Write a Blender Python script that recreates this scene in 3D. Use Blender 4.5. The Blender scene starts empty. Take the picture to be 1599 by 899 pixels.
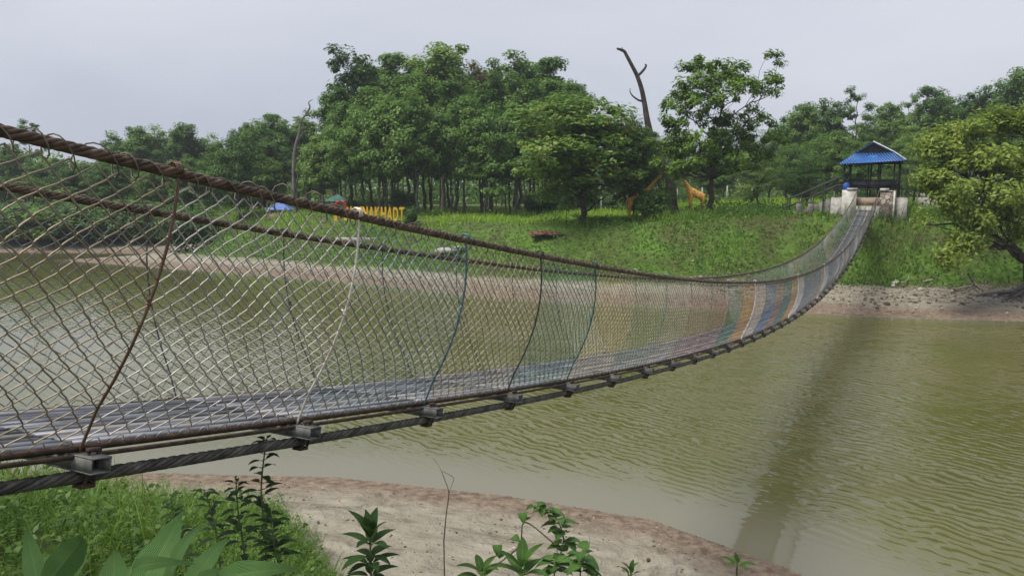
import bpy, math, random
import numpy as np
R = math.radians
rng = np.random.default_rng(7)
random.seed(7)
SC = bpy.context.scene
COL = SC.collection
EYE = 5.3
F_PX, YH = 1230.0, 290.0
PITCH = math.atan((449.5 - YH) / F_PX)

# ------------------------------------------------------------------ camera
cam = bpy.data.cameras.new('camera')
cam.sensor_width = 36.0
cam.sensor_fit = 'HORIZONTAL'
cam.lens = F_PX / 1599.0 * 36.0
cam.clip_start = 0.05
cam.clip_end = 3000
camo = bpy.data.objects.new('camera', cam)
COL.objects.link(camo)
camo.location = (0, 0, EYE)
camo.rotation_euler = (math.pi / 2 - PITCH, 0, 0)
SC.camera = camo

# ------------------------------------------------------------------ sky and sun (hazy overcast daylight)
SUN_DIR = np.array([-0.42, -0.22, 0.88]); SUN_DIR /= np.linalg.norm(SUN_DIR)
SUN_EL = math.asin(SUN_DIR[2]); SUN_AZ = math.atan2(SUN_DIR[0], SUN_DIR[1])
w = bpy.data.worlds.new('World'); SC.world = w; w.use_nodes = True
nt = w.node_tree; nt.nodes.clear()
def N(nt, typ, **kw):
    n = nt.nodes.new(typ)
    for k, v in kw.items():
        if k.startswith('i_'):
            key = k[2:]
            n.inputs[int(key) if key.isdigit() else key.replace('_', ' ')].default_value = v
        else:
            setattr(n, k, v)
    return n
def L(nt, a, b): nt.links.new(a, b)
sky = N(nt, 'ShaderNodeTexSky', sky_type='NISHITA', sun_disc=False, sun_elevation=SUN_EL, sun_rotation=SUN_AZ, dust_density=4.0, air_density=1.0, ozone_density=1.0)
hs = N(nt, 'ShaderNodeHueSaturation', i_Saturation=0.35, i_Value=1.0)
L(nt, sky.outputs[0], hs.inputs['Color'])
tc = N(nt, 'ShaderNodeTexCoord')
mp = N(nt, 'ShaderNodeMapping'); mp.inputs['Scale'].default_value = (1.0, 1.0, 2.6)
L(nt, tc.outputs['Generated'], mp.inputs[0])
nz = N(nt, 'ShaderNodeTexNoise', i_Scale=1.0, i_Detail=6.0, i_Roughness=0.55, i_Distortion=0.4)
L(nt, mp.outputs[0], nz.inputs['Vector'])
cr = N(nt, 'ShaderNodeValToRGB')
cr.color_ramp.elements[0].position = 0.3; cr.color_ramp.elements[0].color = (2.95, 3.3, 4.05, 1)
cr.color_ramp.elements[1].position = 0.7; cr.color_ramp.elements[1].color = (4.75, 4.9, 5.5, 1)
L(nt, nz.outputs['Fac'], cr.inputs[0])
mx = N(nt, 'ShaderNodeMix', data_type='RGBA'); mx.inputs[0].default_value = 0.86
L(nt, hs.outputs[0], mx.inputs[6]); L(nt, cr.outputs[0], mx.inputs[7])
bg = N(nt, 'ShaderNodeBackground', i_Strength=0.1)
L(nt, mx.outputs[2], bg.inputs['Color'])
wo = N(nt, 'ShaderNodeOutputWorld'); L(nt, bg.outputs[0], wo.inputs['Surface'])

sl = bpy.data.lights.new('sun', 'SUN'); sl.energy = 2.9; sl.angle = R(32); sl.color = (1.0, 0.95, 0.86)
so = bpy.data.objects.new('sun', sl); COL.objects.link(so)
from mathutils import Vector
so.rotation_euler = Vector(-SUN_DIR).to_track_quat('-Z', 'Y').to_euler()
so.location = (-20, -10, 60)
SC.view_settings.view_transform = 'Standard'
try: SC.view_settings.look = 'None'
except Exception: pass
SC.view_settings.exposure = 0.62
SC.view_settings.gamma = 1.0
SC.view_settings.use_curve_mapping = False
SC.cycles.max_bounces = 8; SC.cycles.diffuse_bounces = 3; SC.cycles.glossy_bounces = 3
SC.cycles.transparent_max_bounces = 8; SC.cycles.transmission_bounces = 3
SC.cycles.volume_bounces = 0
SC.cycles.sample_clamp_direct = 6.0; SC.cycles.sample_clamp_indirect = 4.0

# ------------------------------------------------------------------ helpers
def ray(x, y):
    a = (x - 799.5) / F_PX; b = -(y - 449.5) / F_PX
    return np.array([a, math.cos(PITCH) + b * math.sin(PITCH), -math.sin(PITCH) + b * math.cos(PITCH)])
def pt(x, y, Y):
    r = ray(x, y); return np.array([0, 0, EYE]) + r * (Y / r[1])

class MB:
    def __init__(s): s.V = []; s.F = []; s.A = []; s.n = 0
    def add(s, V, F, attr=None):
        V = np.asarray(V, float).reshape(-1, 3); F = np.asarray(F, int)
        s.V.append(V); s.F.append(F + s.n); s.n += len(V)
        s.A.append(np.zeros(len(V)) if attr is None else np.asarray(attr, float))
    def box(s, c, size, ax=None):
        c = np.asarray(c, float); h = np.asarray(size, float) / 2
        M = np.eye(3) if ax is None else np.asarray(ax)
        P = np.array([[i, j, k] for i in (-1, 1) for j in (-1, 1) for k in (-1, 1)], float) * h
        s.add(P @ M + c, [[0, 1, 3, 2], [4, 6, 7, 5], [0, 4, 5, 1], [2, 3, 7, 6], [0, 2, 6, 4], [1, 5, 7, 3]])
    def tube(s, path, r, sides=6):
        V, F = tubes(np.asarray(path, float)[None], r, sides); s.add(V, F)
    def build(s, name, mat, parent=None, smooth=False, loc=None):
        V = np.concatenate(s.V)
        me = bpy.data.meshes.new(name)
        ls = []; tot = []
        for F in s.F:
            ls.append(F.reshape(-1)); tot.append(np.full(len(F), F.shape[1]))
        ls = np.concatenate(ls); tot = np.concatenate(tot)
        me.vertices.add(len(V)); me.vertices.foreach_set('co', V.astype(np.float32).reshape(-1))
        me.loops.add(len(ls)); me.loops.foreach_set('vertex_index', ls.astype(np.int32))
        me.polygons.add(len(tot))
        st = np.concatenate([[0], np.cumsum(tot)[:-1]])
        me.polygons.foreach_set('loop_start', st.astype(np.int32))
        me.polygons.foreach_set('loop_total', tot.astype(np.int32))
        if smooth: me.polygons.foreach_set('use_smooth', np.ones(len(tot), bool))
        at = me.attributes.new('mask', 'FLOAT', 'POINT')
        at.data.foreach_set('value', np.concatenate(s.A).astype(np.float32))
        me.update(calc_edges=True)
        me.materials.append(mat)
        o = bpy.data.objects.new(name, me); COL.objects.link(o)
        if parent is not None: o.parent = parent
        return o

def tubes(P, r, sides=5, cap=True):
    """P (M,N,3) paths, r scalar | (N,) | (M,N): swept tubes with parallel-transported frames."""
    P = np.asarray(P, float); M, K, _ = P.shape
    r = np.broadcast_to(np.asarray(r, float), (M, K)) if np.ndim(r) != 1 else np.broadcast_to(np.asarray(r)[None], (M, K))
    T = np.gradient(P, axis=1); T /= np.linalg.norm(T, axis=2, keepdims=True) + 1e-12
    ref = np.where(np.abs(T[:, 0, 2:3]) < 0.9, np.array([[0, 0, 1.0]]), np.array([[1.0, 0, 0]]))
    U = np.cross(T[:, 0], ref); U /= np.linalg.norm(U, axis=1, keepdims=True)
    a = np.arange(sides) * 2 * np.pi / sides
    ca, sa = np.cos(a)[None, :, None], np.sin(a)[None, :, None]
    V = np.empty((M, K, sides, 3))
    for k in range(K):
        t = T[:, k]
        U = U - (U * t).sum(1, keepdims=True) * t; U /= np.linalg.norm(U, axis=1, keepdims=True) + 1e-12
        W = np.cross(t, U)
        V[:, k] = P[:, k, None] + r[:, k, None, None] * (U[:, None] * ca + W[:, None] * sa)
    idx = np.arange(M * K * sides).reshape(M, K, sides)
    nx = np.roll(idx, -1, axis=2)
    F = np.stack([idx[:, :-1], nx[:, :-1], nx[:, 1:], idx[:, 1:]], -1).reshape(-1, 4)
    if cap and sides == 4:
        F = np.concatenate([F, idx[:, 0, ::-1].reshape(-1, 4), idx[:, -1].reshape(-1, 4)])
    return V.reshape(-1, 3), F

def tag(o, label=None, cat=None, group=None, kind=None):
    if label: o['label'] = label
    if cat: o['category'] = cat
    if group: o['group'] = group
    if kind: o['kind'] = kind
    return o
def thing(name, label, cat, loc=(0, 0, 0), group=None, rz=0.0):
    o = bpy.data.objects.new(name, None); COL.objects.link(o)
    o.empty_display_size = 0.2
    o.location = loc; o.rotation_euler = (0, 0, rz)
    return tag(o, label, cat, group)
def dup(root, loc, rz, scale, label, group=None):
    r = root.copy(); COL.objects.link(r); r.location = loc; r.rotation_euler = (0, 0, rz); r.scale = scale
    r['label'] = label
    if group: r['group'] = group
    elif 'group' in r: del r['group']
    for ch in root.children:
        c = ch.copy(); COL.objects.link(c); c.parent = r
    return r

# ------------------------------------------------------------------ materials
def newmat(name):
    m = bpy.data.materials.new(name); m.use_nodes = True
    nt = m.node_tree; nt.nodes.clear()
    out = N(nt, 'ShaderNodeOutputMaterial'); p = N(nt, 'ShaderNodeBsdfPrincipled')
    L(nt, p.outputs[0], out.inputs[0])
    return m, nt, p, out
def mat_noise(name, c1, c2, scale=8.0, rough=0.7, metal=0.0, bump=0.0, bscale=None, island=0.0, spec=0.4, detail=5.0, c3=None):
    m, nt, p, out = newmat(name)
    tc = N(nt, 'ShaderNodeTexCoord')
    nz = N(nt, 'ShaderNodeTexNoise', i_Scale=scale, i_Detail=detail, i_Roughness=0.6); L(nt, tc.outputs['Object'], nz.inputs['Vector'])
    cr = N(nt, 'ShaderNodeValToRGB'); e = cr.color_ramp.elements
    e[0].position = 0.35; e[0].color = (*c1, 1); e[1].position = 0.65; e[1].color = (*c2, 1)
    if c3 is not None:
        q = e.new(0.8); q.color = (*c3, 1)
    src = nz.outputs['Fac']
    if island:
        g = N(nt, 'ShaderNodeNewGeometry')
        mr = N(nt, 'ShaderNodeMath', operation='MULTIPLY_ADD'); L(nt, g.outputs['Random Per Island'], mr.inputs[0]); mr.inputs[1].default_value = island; mr.inputs[2].default_value = -island / 2
        ad = N(nt, 'ShaderNodeMath', operation='ADD'); L(nt, src, ad.inputs[0]); L(nt, mr.outputs[0], ad.inputs[1]); src = ad.outputs[0]
    L(nt, src, cr.inputs[0]); L(nt, cr.outputs[0], p.inputs['Base Color'])
    p.inputs['Roughness'].default_value = rough; p.inputs['Metallic'].default_value = metal
    p.inputs['Specular IOR Level'].default_value = spec
    if bump:
        n2 = N(nt, 'ShaderNodeTexNoise', i_Scale=bscale or scale * 3, i_Detail=4.0); L(nt, tc.outputs['Object'], n2.inputs['Vector'])
        b = N(nt, 'ShaderNodeBump', i_Strength=1.0, i_Distance=bump); L(nt, n2.outputs['Fac'], b.inputs['Height']); L(nt, b.outputs[0], p.inputs['Normal'])
    return m
def foliage(name, dark, light, tip=None, objvar=0.5, trans=0.4, rough=0.5, spec=0.35, cscale=0.45):
    m, nt, p, out = newmat(name)
    g = N(nt, 'ShaderNodeNewGeometry'); oi = N(nt, 'ShaderNodeObjectInfo')
    tc = N(nt, 'ShaderNodeTexCoord')
    nz = N(nt, 'ShaderNodeTexNoise', i_Scale=cscale, i_Detail=2.0); L(nt, tc.outputs['Object'], nz.inputs['Vector'])
    a = N(nt, 'ShaderNodeMath', operation='MULTIPLY_ADD'); L(nt, g.outputs['Random Per Island'], a.inputs[0]); a.inputs[1].default_value = 0.55; L(nt, nz.outputs['Fac'], a.inputs[2])
    b = N(nt, 'ShaderNodeMath', operation='MULTIPLY_ADD'); L(nt, oi.outputs['Random'], b.inputs[0]); b.inputs[1].default_value = objvar; L(nt, a.outputs[0], b.inputs[2])
    s = N(nt, 'ShaderNodeMath', operation='SUBTRACT'); L(nt, b.outputs[0], s.inputs[0]); s.inputs[1].default_value = 0.28 + objvar / 2
    cr = N(nt, 'ShaderNodeValToRGB'); e = cr.color_ramp.elements
    e[0].position = 0.1; e[0].color = (*dark, 1); e[1].position = 0.75; e[1].color = (*light, 1)
    if tip is not None:
        q = e.new(0.95); q.color = (*tip, 1)
    L(nt, s.outputs[0], cr.inputs[0]); L(nt, cr.outputs[0], p.inputs['Base Color'])
    p.inputs['Roughness'].default_value = rough; p.inputs['Specular IOR Level'].default_value = spec
    if trans:
        tr = N(nt, 'ShaderNodeBsdfTranslucent'); L(nt, cr.outputs[0], tr.inputs['Color'])
        ms = N(nt, 'ShaderNodeMixShader', i_0=trans); L(nt, p.outputs[0], ms.inputs[1]); L(nt, tr.outputs[0], ms.inputs[2]); L(nt, ms.outputs[0], out.inputs[0])
    return m

M = {}
M['sal'] = foliage('sal_foliage', (0.044, 0.110, 0.017), (0.129, 0.250, 0.036), (0.218, 0.312, 0.054))
M['sal_pale'] = foliage('sal_pale_foliage', (0.057, 0.131, 0.022), (0.163, 0.288, 0.048), (0.258, 0.338, 0.072))
M['sal_brown'] = foliage('sal_brown_foliage', (0.068, 0.094, 0.022), (0.190, 0.175, 0.042), (0.326, 0.200, 0.060))
M['broad'] = foliage('broad_foliage', (0.038, 0.098, 0.016), (0.116, 0.231, 0.036), (0.218, 0.288, 0.048))
M['umbrella'] = foliage('umbrella_foliage', (0.085, 0.17, 0.018), (0.20, 0.33, 0.04), (0.34, 0.36, 0.06))
M['feather'] = foliage('feather_foliage', (0.048, 0.112, 0.022), (0.136, 0.244, 0.048), (0.258, 0.288, 0.060))
M['lean'] = foliage('leaning_tree_foliage', (0.122, 0.188, 0.024), (0.268, 0.353, 0.049), (0.433, 0.410, 0.081), cscale=0.9)
M['cover'] = foliage('bank_cover_foliage', (0.031, 0.090, 0.011), (0.095, 0.200, 0.025), (0.189, 0.277, 0.039), objvar=0.0, cscale=0.5)
M['lawn'] = foliage('lawn_foliage', (0.163, 0.312, 0.024), (0.326, 0.488, 0.048), (0.462, 0.525, 0.096), objvar=0.0, cscale=0.25)
M['grass'] = foliage('near_grass_blades', (0.065, 0.15, 0.018), (0.19, 0.31, 0.042), (0.32, 0.36, 0.09), objvar=0.0, cscale=1.5)
M['weed'] = foliage('near_weed_leaves', (0.040, 0.10, 0.016), (0.125, 0.22, 0.034), (0.24, 0.29, 0.06), objvar=0.0, cscale=2.0)
M['bark'] = mat_noise('bark', (0.055, 0.045, 0.036), (0.15, 0.13, 0.105), 3.0, 0.9, bump=0.03, bscale=9, spec=0.15)
M['bark_dark'] = mat_noise('dark_bark', (0.03, 0.026, 0.022), (0.085, 0.07, 0.058), 3.0, 0.9, bump=0.03, bscale=9, spec=0.15)
M['bark_grey'] = mat_noise('weathered_grey_bark', (0.07, 0.064, 0.062), (0.20, 0.185, 0.175), 2.0, 0.9, bump=0.03, bscale=7, spec=0.15)
M['rust'] = mat_noise('rusty_steel', (0.034, 0.025, 0.020), (0.095, 0.060, 0.042), 26, 0.75, 0.3, bump=0.002, bscale=120, c3=(0.20, 0.15, 0.12))
M['rustcable'] = mat_noise('rusty_cable_steel', (0.055, 0.038, 0.029), (0.155, 0.103, 0.073), 18, 0.7, 0.35, bump=0.001, bscale=200, island=0.25, c3=(0.22, 0.17, 0.13))
M['cable'] = mat_noise('dark_cable_steel', (0.035, 0.033, 0.029), (0.105, 0.10, 0.088), 14, 0.6, 0.45, bump=0.001, bscale=200, island=0.25, c3=(0.17, 0.16, 0.14))
M['galv'] = mat_noise('weathered_galvanised_steel', (0.09, 0.088, 0.080), (0.24, 0.235, 0.22), 16, 0.6, 0.3, bump=0.001, bscale=90, c3=(0.30, 0.25, 0.20))
M['slat'] = mat_noise('grey_blue_deck_steel', (0.085, 0.088, 0.098), (0.225, 0.235, 0.27), 7, 0.5, 0.25, island=0.5, c3=(0.26, 0.235, 0.21))
M['wire'] = mat_noise('lacing_wire', (0.07, 0.06, 0.05), (0.20, 0.17, 0.13), 8, 0.6, 0.4)

# ------------------------------------------------------------------ terrain
FAR = np.array([(140, 12), (60, 26), (38, 27.5), (20.2, 30.6), (16, 31.3), (12.6, 32.5), (5.8, 35.1), (0, 37), (-8.4, 42.9), (-14.5, 46.7), (-23.2, 51.0), (-27.4, 53.3), (-32.5, 56.2),
                (-28.6, 59.0), (-26.5, 60.6), (-31, 62.6), (-40.7, 63.2), (-55, 66), (-90, 74), (-160, 92), (-320, 130)], float)
NEAR = np.array([(-320, -30), (-90, 4), (-30, 12.5), (-14, 14.4), (-7.8, 14.2), (-3.17, 13.9), (0, 13.0), (2.26, 12.06), (3.98, 10.3), (5.8, 7.4), (8, 3), (11, -8), (18, -60), (140, -60)], float)
WPOLY = np.concatenate([FAR, NEAR])
def seg_dist(x, y, poly):
    d = np.full(x.shape, 1e9)
    for a, b in zip(poly[:-1], poly[1:]):
        ab = b - a; t = np.clip(((x - a[0]) * ab[0] + (y - a[1]) * ab[1]) / (ab @ ab), 0, 1)
        d = np.minimum(d, np.hypot(x - a[0] - t * ab[0], y - a[1] - t * ab[1]))
    return d
def in_water(x, y):
    ins = np.zeros(x.shape, bool); P = WPOLY; n = len(P)
    for i in range(n):
        a, b = P[i], P[(i + 1) % n]
        c = ((a[1] > y) != (b[1] > y)) & (x < (b[0] - a[0]) * (y - a[1]) / (b[1] - a[1] + 1e-12) + a[0])
        ins ^= c
    return ins
_pr = np.random.default_rng(3)
_W = [(_pr.normal(size=2) * f, _pr.uniform(0, 6.28), 1.0 / f) for f in (0.35, 0.5, 0.8, 1.1, 1.7, 2.3, 3.1, 4.2, 5.5) for _ in range(4)]
def wob(x, y, lo=0, hi=3):
    s = 0
    for k, ph, a in _W[lo * 4:hi * 4]: s = s + a * np.sin(k[0] * x + k[1] * y + ph)
    return s / 6.0
def sstep(a, b, x):
    t = np.clip((x - a) / (b - a), 0, 1); return t * t * (3 - 2 * t)
def ground_info(x, y):
    x = np.asarray(x, float); y = np.asarray(y, float)
    df = seg_dist(x, y, FAR); dn = seg_dist(x, y, NEAR); wtr = in_water(x, y)
    jag = 0.12 * wob(x * 2, y * 2, 3, 7)
    z = -0.28 * np.minimum(df, dn) - 0.02
    z = np.maximum(z, -1.6)
    isfar = df < dn
    # far bank
    s = sstep(3, 17, x)
    top = 3.0 + 0.85 * s
    bw = 3.0 + 2.2 * sstep(9, 15, x) + 2.0 * sstep(-10, -35, x)
    bt = 0.55 + 0.15 * s
    rise = 6.5 - 2.5 * s
    d = df + jag * 2
    zf = np.where(d < bw, bt * np.clip(d, 0, None) / bw, bt + (top - bt) * sstep(0, 1, (d - bw) / rise) + 0.10 * sstep(bw, bw + 3, d) * wob(x, y, 1, 5))
    far_sand = 1 - sstep(bw - 0.6, bw + 0.5, d + 0.5 * wob(x * 1.3, y * 1.3, 2, 6))
    # near bank
    e = dn + jag
    left = sstep(-1.2, -4.0, x)
    start = 5.3 - 3.2 * left
    zn_s = 0.11 * np.clip(e, 0, 5.3) + 0.055 * wob(x * 1.6, y * 2.2, 2, 8) * sstep(0.3, 1.5, e)
    u = np.clip((e - start) / (10.6 - start), 0, 1)
    base = 0.11 * start
    zn = np.where(e < start, zn_s, base + (3.72 - base) * (u * 0.5 + 0.5 * sstep(0, 1, u)) + 0.06 * wob(x, y, 2, 6))
    near_sand = 1 - sstep(start - 0.3, start + 0.5, e + 0.4 * wob(x * 1.5, y * 1.5, 2, 6))
    land = np.where(isfar, zf, zn)
    z = np.where(wtr, z, land)
    sand = np.where(wtr, 1.0, np.where(isfar, far_sand, near_sand))
    dist = np.where(wtr, -np.minimum(df, dn), np.minimum(df, dn))
    return z, sand, dist, isfar, d
_fr = np.random.default_rng(12)
_FP = []
for _p in range(9):          # tracks of footprints over the near sand
    _x, _y, _a = _fr.uniform(-4, 2.5), _fr.uniform(8, 12), _fr.uniform(0, 6.28)
    for _q in range(14):
        _x += .33 * math.cos(_a); _y += .33 * math.sin(_a); _a += _fr.normal() * .12
        _FP.append((_x - .09 * math.sin(_a) * (-1)**_q, _y + .09 * math.cos(_a) * (-1)**_q, _a, .035))
for _p in range(60): _FP.append((_fr.uniform(-4.5, 4), _fr.uniform(7.5, 13), _fr.uniform(0, 6.28), _fr.uniform(.01, .035)))
def footprints(x, y):
    h = np.zeros_like(x)
    for fx, fy, a, dp in _FP:
        m = (np.abs(x - fx) < .6) & (np.abs(y - fy) < .6)
        if not m.any(): continue
        u = (x[m] - fx) * math.cos(a) + (y[m] - fy) * math.sin(a); v = -(x[m] - fx) * math.sin(a) + (y[m] - fy) * math.cos(a)
        r2 = (u / .16)**2 + (v / .075)**2
        h[m] += dp * (-np.exp(-r2) + .55 * np.exp(-(np.sqrt(r2) - 1.5)**2 * 5))
    return h
def gz(x, y): return ground_info(x, y)[0]
def gz1(x, y): return float(gz(np.array([x]), np.array([y]))[0])

def lines(parts):
    out = []
    for a, b, st in parts: out.append(np.arange(a, b, st))
    return np.concatenate(out)
geo = lambda a, b, n: np.sign(a) * np.geomspace(abs(a), abs(b), n)
XS = np.concatenate([geo(-400, -60.5, 14), lines([(-60, -15, 0.6), (-15, -4.5, 0.18), (-4.5, 4.5, 0.055), (4.5, 9, 0.2), (9, 40, 0.45)]), geo(40, 400, 16)])
YS = np.concatenate([geo(-60, -4, 10), lines([(-3, 0, 0.4), (0, 7, 0.16), (7, 14.2, 0.055), (14.2, 15, .15), (15, 28, 0.7), (28, 72, 0.35)]), geo(72, 500, 18)])
gx, gy = np.meshgrid(XS, YS)
z, sand, dist, isfar, dd = ground_info(gx, gy)
z = z + footprints(gx, gy) * np.clip(dist / .5, 0, 1) * (~isfar)
mb = MB()
nx_, ny_ = len(XS), len(YS)
idx = np.arange(nx_ * ny_).reshape(ny_, nx_)
Fq = np.stack([idx[:-1, :-1], idx[:-1, 1:], idx[1:, 1:], idx[1:, :-1]], -1).reshape(-1, 4)
mb.add(np.stack([gx, gy, z], -1), Fq, sand.reshape(-1))

def ground_mat():
    m, nt, p, out = newmat('ground_soil_sand_grass')
    tc = N(nt, 'ShaderNodeTexCoord'); at = N(nt, 'ShaderNodeAttribute', attribute_name='mask')
    ad = N(nt, 'ShaderNodeAttribute', attribute_name='shore')
    def noise(sc, det=5, rough=0.6, vec=None):
        n = N(nt, 'ShaderNodeTexNoise', i_Scale=sc, i_Detail=det, i_Roughness=rough); L(nt, vec or tc.outputs['Object'], n.inputs['Vector']); return n.outputs['Fac']
    def ramp(src, stops):
        c = N(nt, 'ShaderNodeValToRGB'); e = c.color_ramp.elements
        e[0].position, e[0].color = stops[0][0], (*stops[0][1], 1); e[1].position, e[1].color = stops[-1][0], (*stops[-1][1], 1)
        for s, col in stops[1:-1]:
            q = e.new(s); q.color = (*col, 1)
        L(nt, src, c.inputs[0]); return c.outputs[0]
    def mix(f, a, b):
        k = N(nt, 'ShaderNodeMix', data_type='RGBA'); L(nt, f, k.inputs[0]); L(nt, a, k.inputs[6]); L(nt, b, k.inputs[7]); return k.outputs[2]
    def math_(op, a, b):
        k = N(nt, 'ShaderNodeMath', operation=op)
        for i, v in enumerate((a, b)):
            if isinstance(v, (int, float)): k.inputs[i].default_value = v
            else: L(nt, v, k.inputs[i])
        return k.outputs[0]
    mpn = N(nt, 'ShaderNodeMapping', vector_type='TEXTURE'); mpn.inputs['Scale'].default_value = (2.0, 0.8, 1); mpn.inputs['Rotation'].default_value = (0, 0, R(-14)); L(nt, tc.outputs['Object'], mpn.inputs[0])
    sandc = ramp(noise(2.2, 7, 0.65, mpn.outputs[0]), [(0.30, (0.135, 0.120, 0.090)), (0.47, (0.235, 0.213, 0.166)), (0.72, (0.33, 0.308, 0.25))])
    speck = ramp(noise(38, 3), [(0.62, (0, 0, 0)), (0.70, (1, 1, 1))])
    dk = N(nt, 'ShaderNodeRGB'); dk.outputs[0].default_value = (0.17, 0.12, 0.085, 1)
    patch = ramp(noise(1.1, 3), [(0.46, (0, 0, 0)), (0.62, (1, 1, 1))])
    pf = math_('MULTIPLY', speck, patch); pf = math_('MULTIPLY', pf, 0.7)
    sandc = mix(pf, sandc, dk.outputs[0])
    wetc = ramp(noise(6, 5), [(0.35, (0.110, 0.080, 0.058)), (0.65, (0.235, 0.180, 0.134))])
    # wet band up to ~1 m from the waterline, ragged
    wn = math_('MULTIPLY_ADD', noise(1.8, 6, 0.7), 1.6)
    k = nt.nodes[-1]
    dd_ = math_('ADD', ad.outputs['Fac'], math_('MULTIPLY', noise(1.8, 6, 0.7), -1.3))
    wf = N(nt, 'ShaderNodeMapRange', interpolation_type='SMOOTHSTEP'); wf.inputs['From Min'].default_value = -0.25; wf.inputs['From Max'].default_value = 0.75; wf.inputs['To Min'].default_value = 1; wf.inputs['To Max'].default_value = 0
    L(nt, dd_, wf.inputs['Value'])
    shore = mix(wf.outputs[0], sandc, wetc)
    grassc = ramp(noise(3.5, 6, 0.7), [(0.3, (0.045, 0.09, 0.014)), (0.5, (0.085, 0.16, 0.024)), (0.7, (0.14, 0.22, 0.04))])
    soil = ramp(noise(5, 6, 0.7), [(0.35, (0.05, 0.04, 0.024)), (0.65, (0.10, 0.12, 0.035))])
    gpatch = ramp(noise(0.5, 4), [(0.4, (0, 0, 0)), (0.65, (1, 1, 1))])
    grassc = mix(gpatch, grassc, soil)
    col = mix(at.outputs['Fac'], grassc, shore)
    L(nt, col, p.inputs['Base Color'])
    p.inputs['Roughness'].default_value = 0.9; p.inputs['Specular IOR Level'].default_value = 0.2
    h = math_('ADD', math_('MULTIPLY', noise(1.7, 6, 0.6, mpn.outputs[0]), 1.0), math_('MULTIPLY', noise(11, 5, 0.6), 0.28))
    b = N(nt, 'ShaderNodeBump', i_Strength=1.0, i_Distance=0.16); L(nt, h, b.inputs['Height']); L(nt, b.outputs[0], p.inputs['Normal'])
    return m
ground = mb.build('ground', ground_mat(), None, True)
a = ground.data.attributes.new('shore', 'FLOAT', 'POINT'); a.data.foreach_set('value', np.where(isfar & (dist > 0), dist * .55, dist).astype(np.float32).reshape(-1))
tag(ground, kind='structure')

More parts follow.
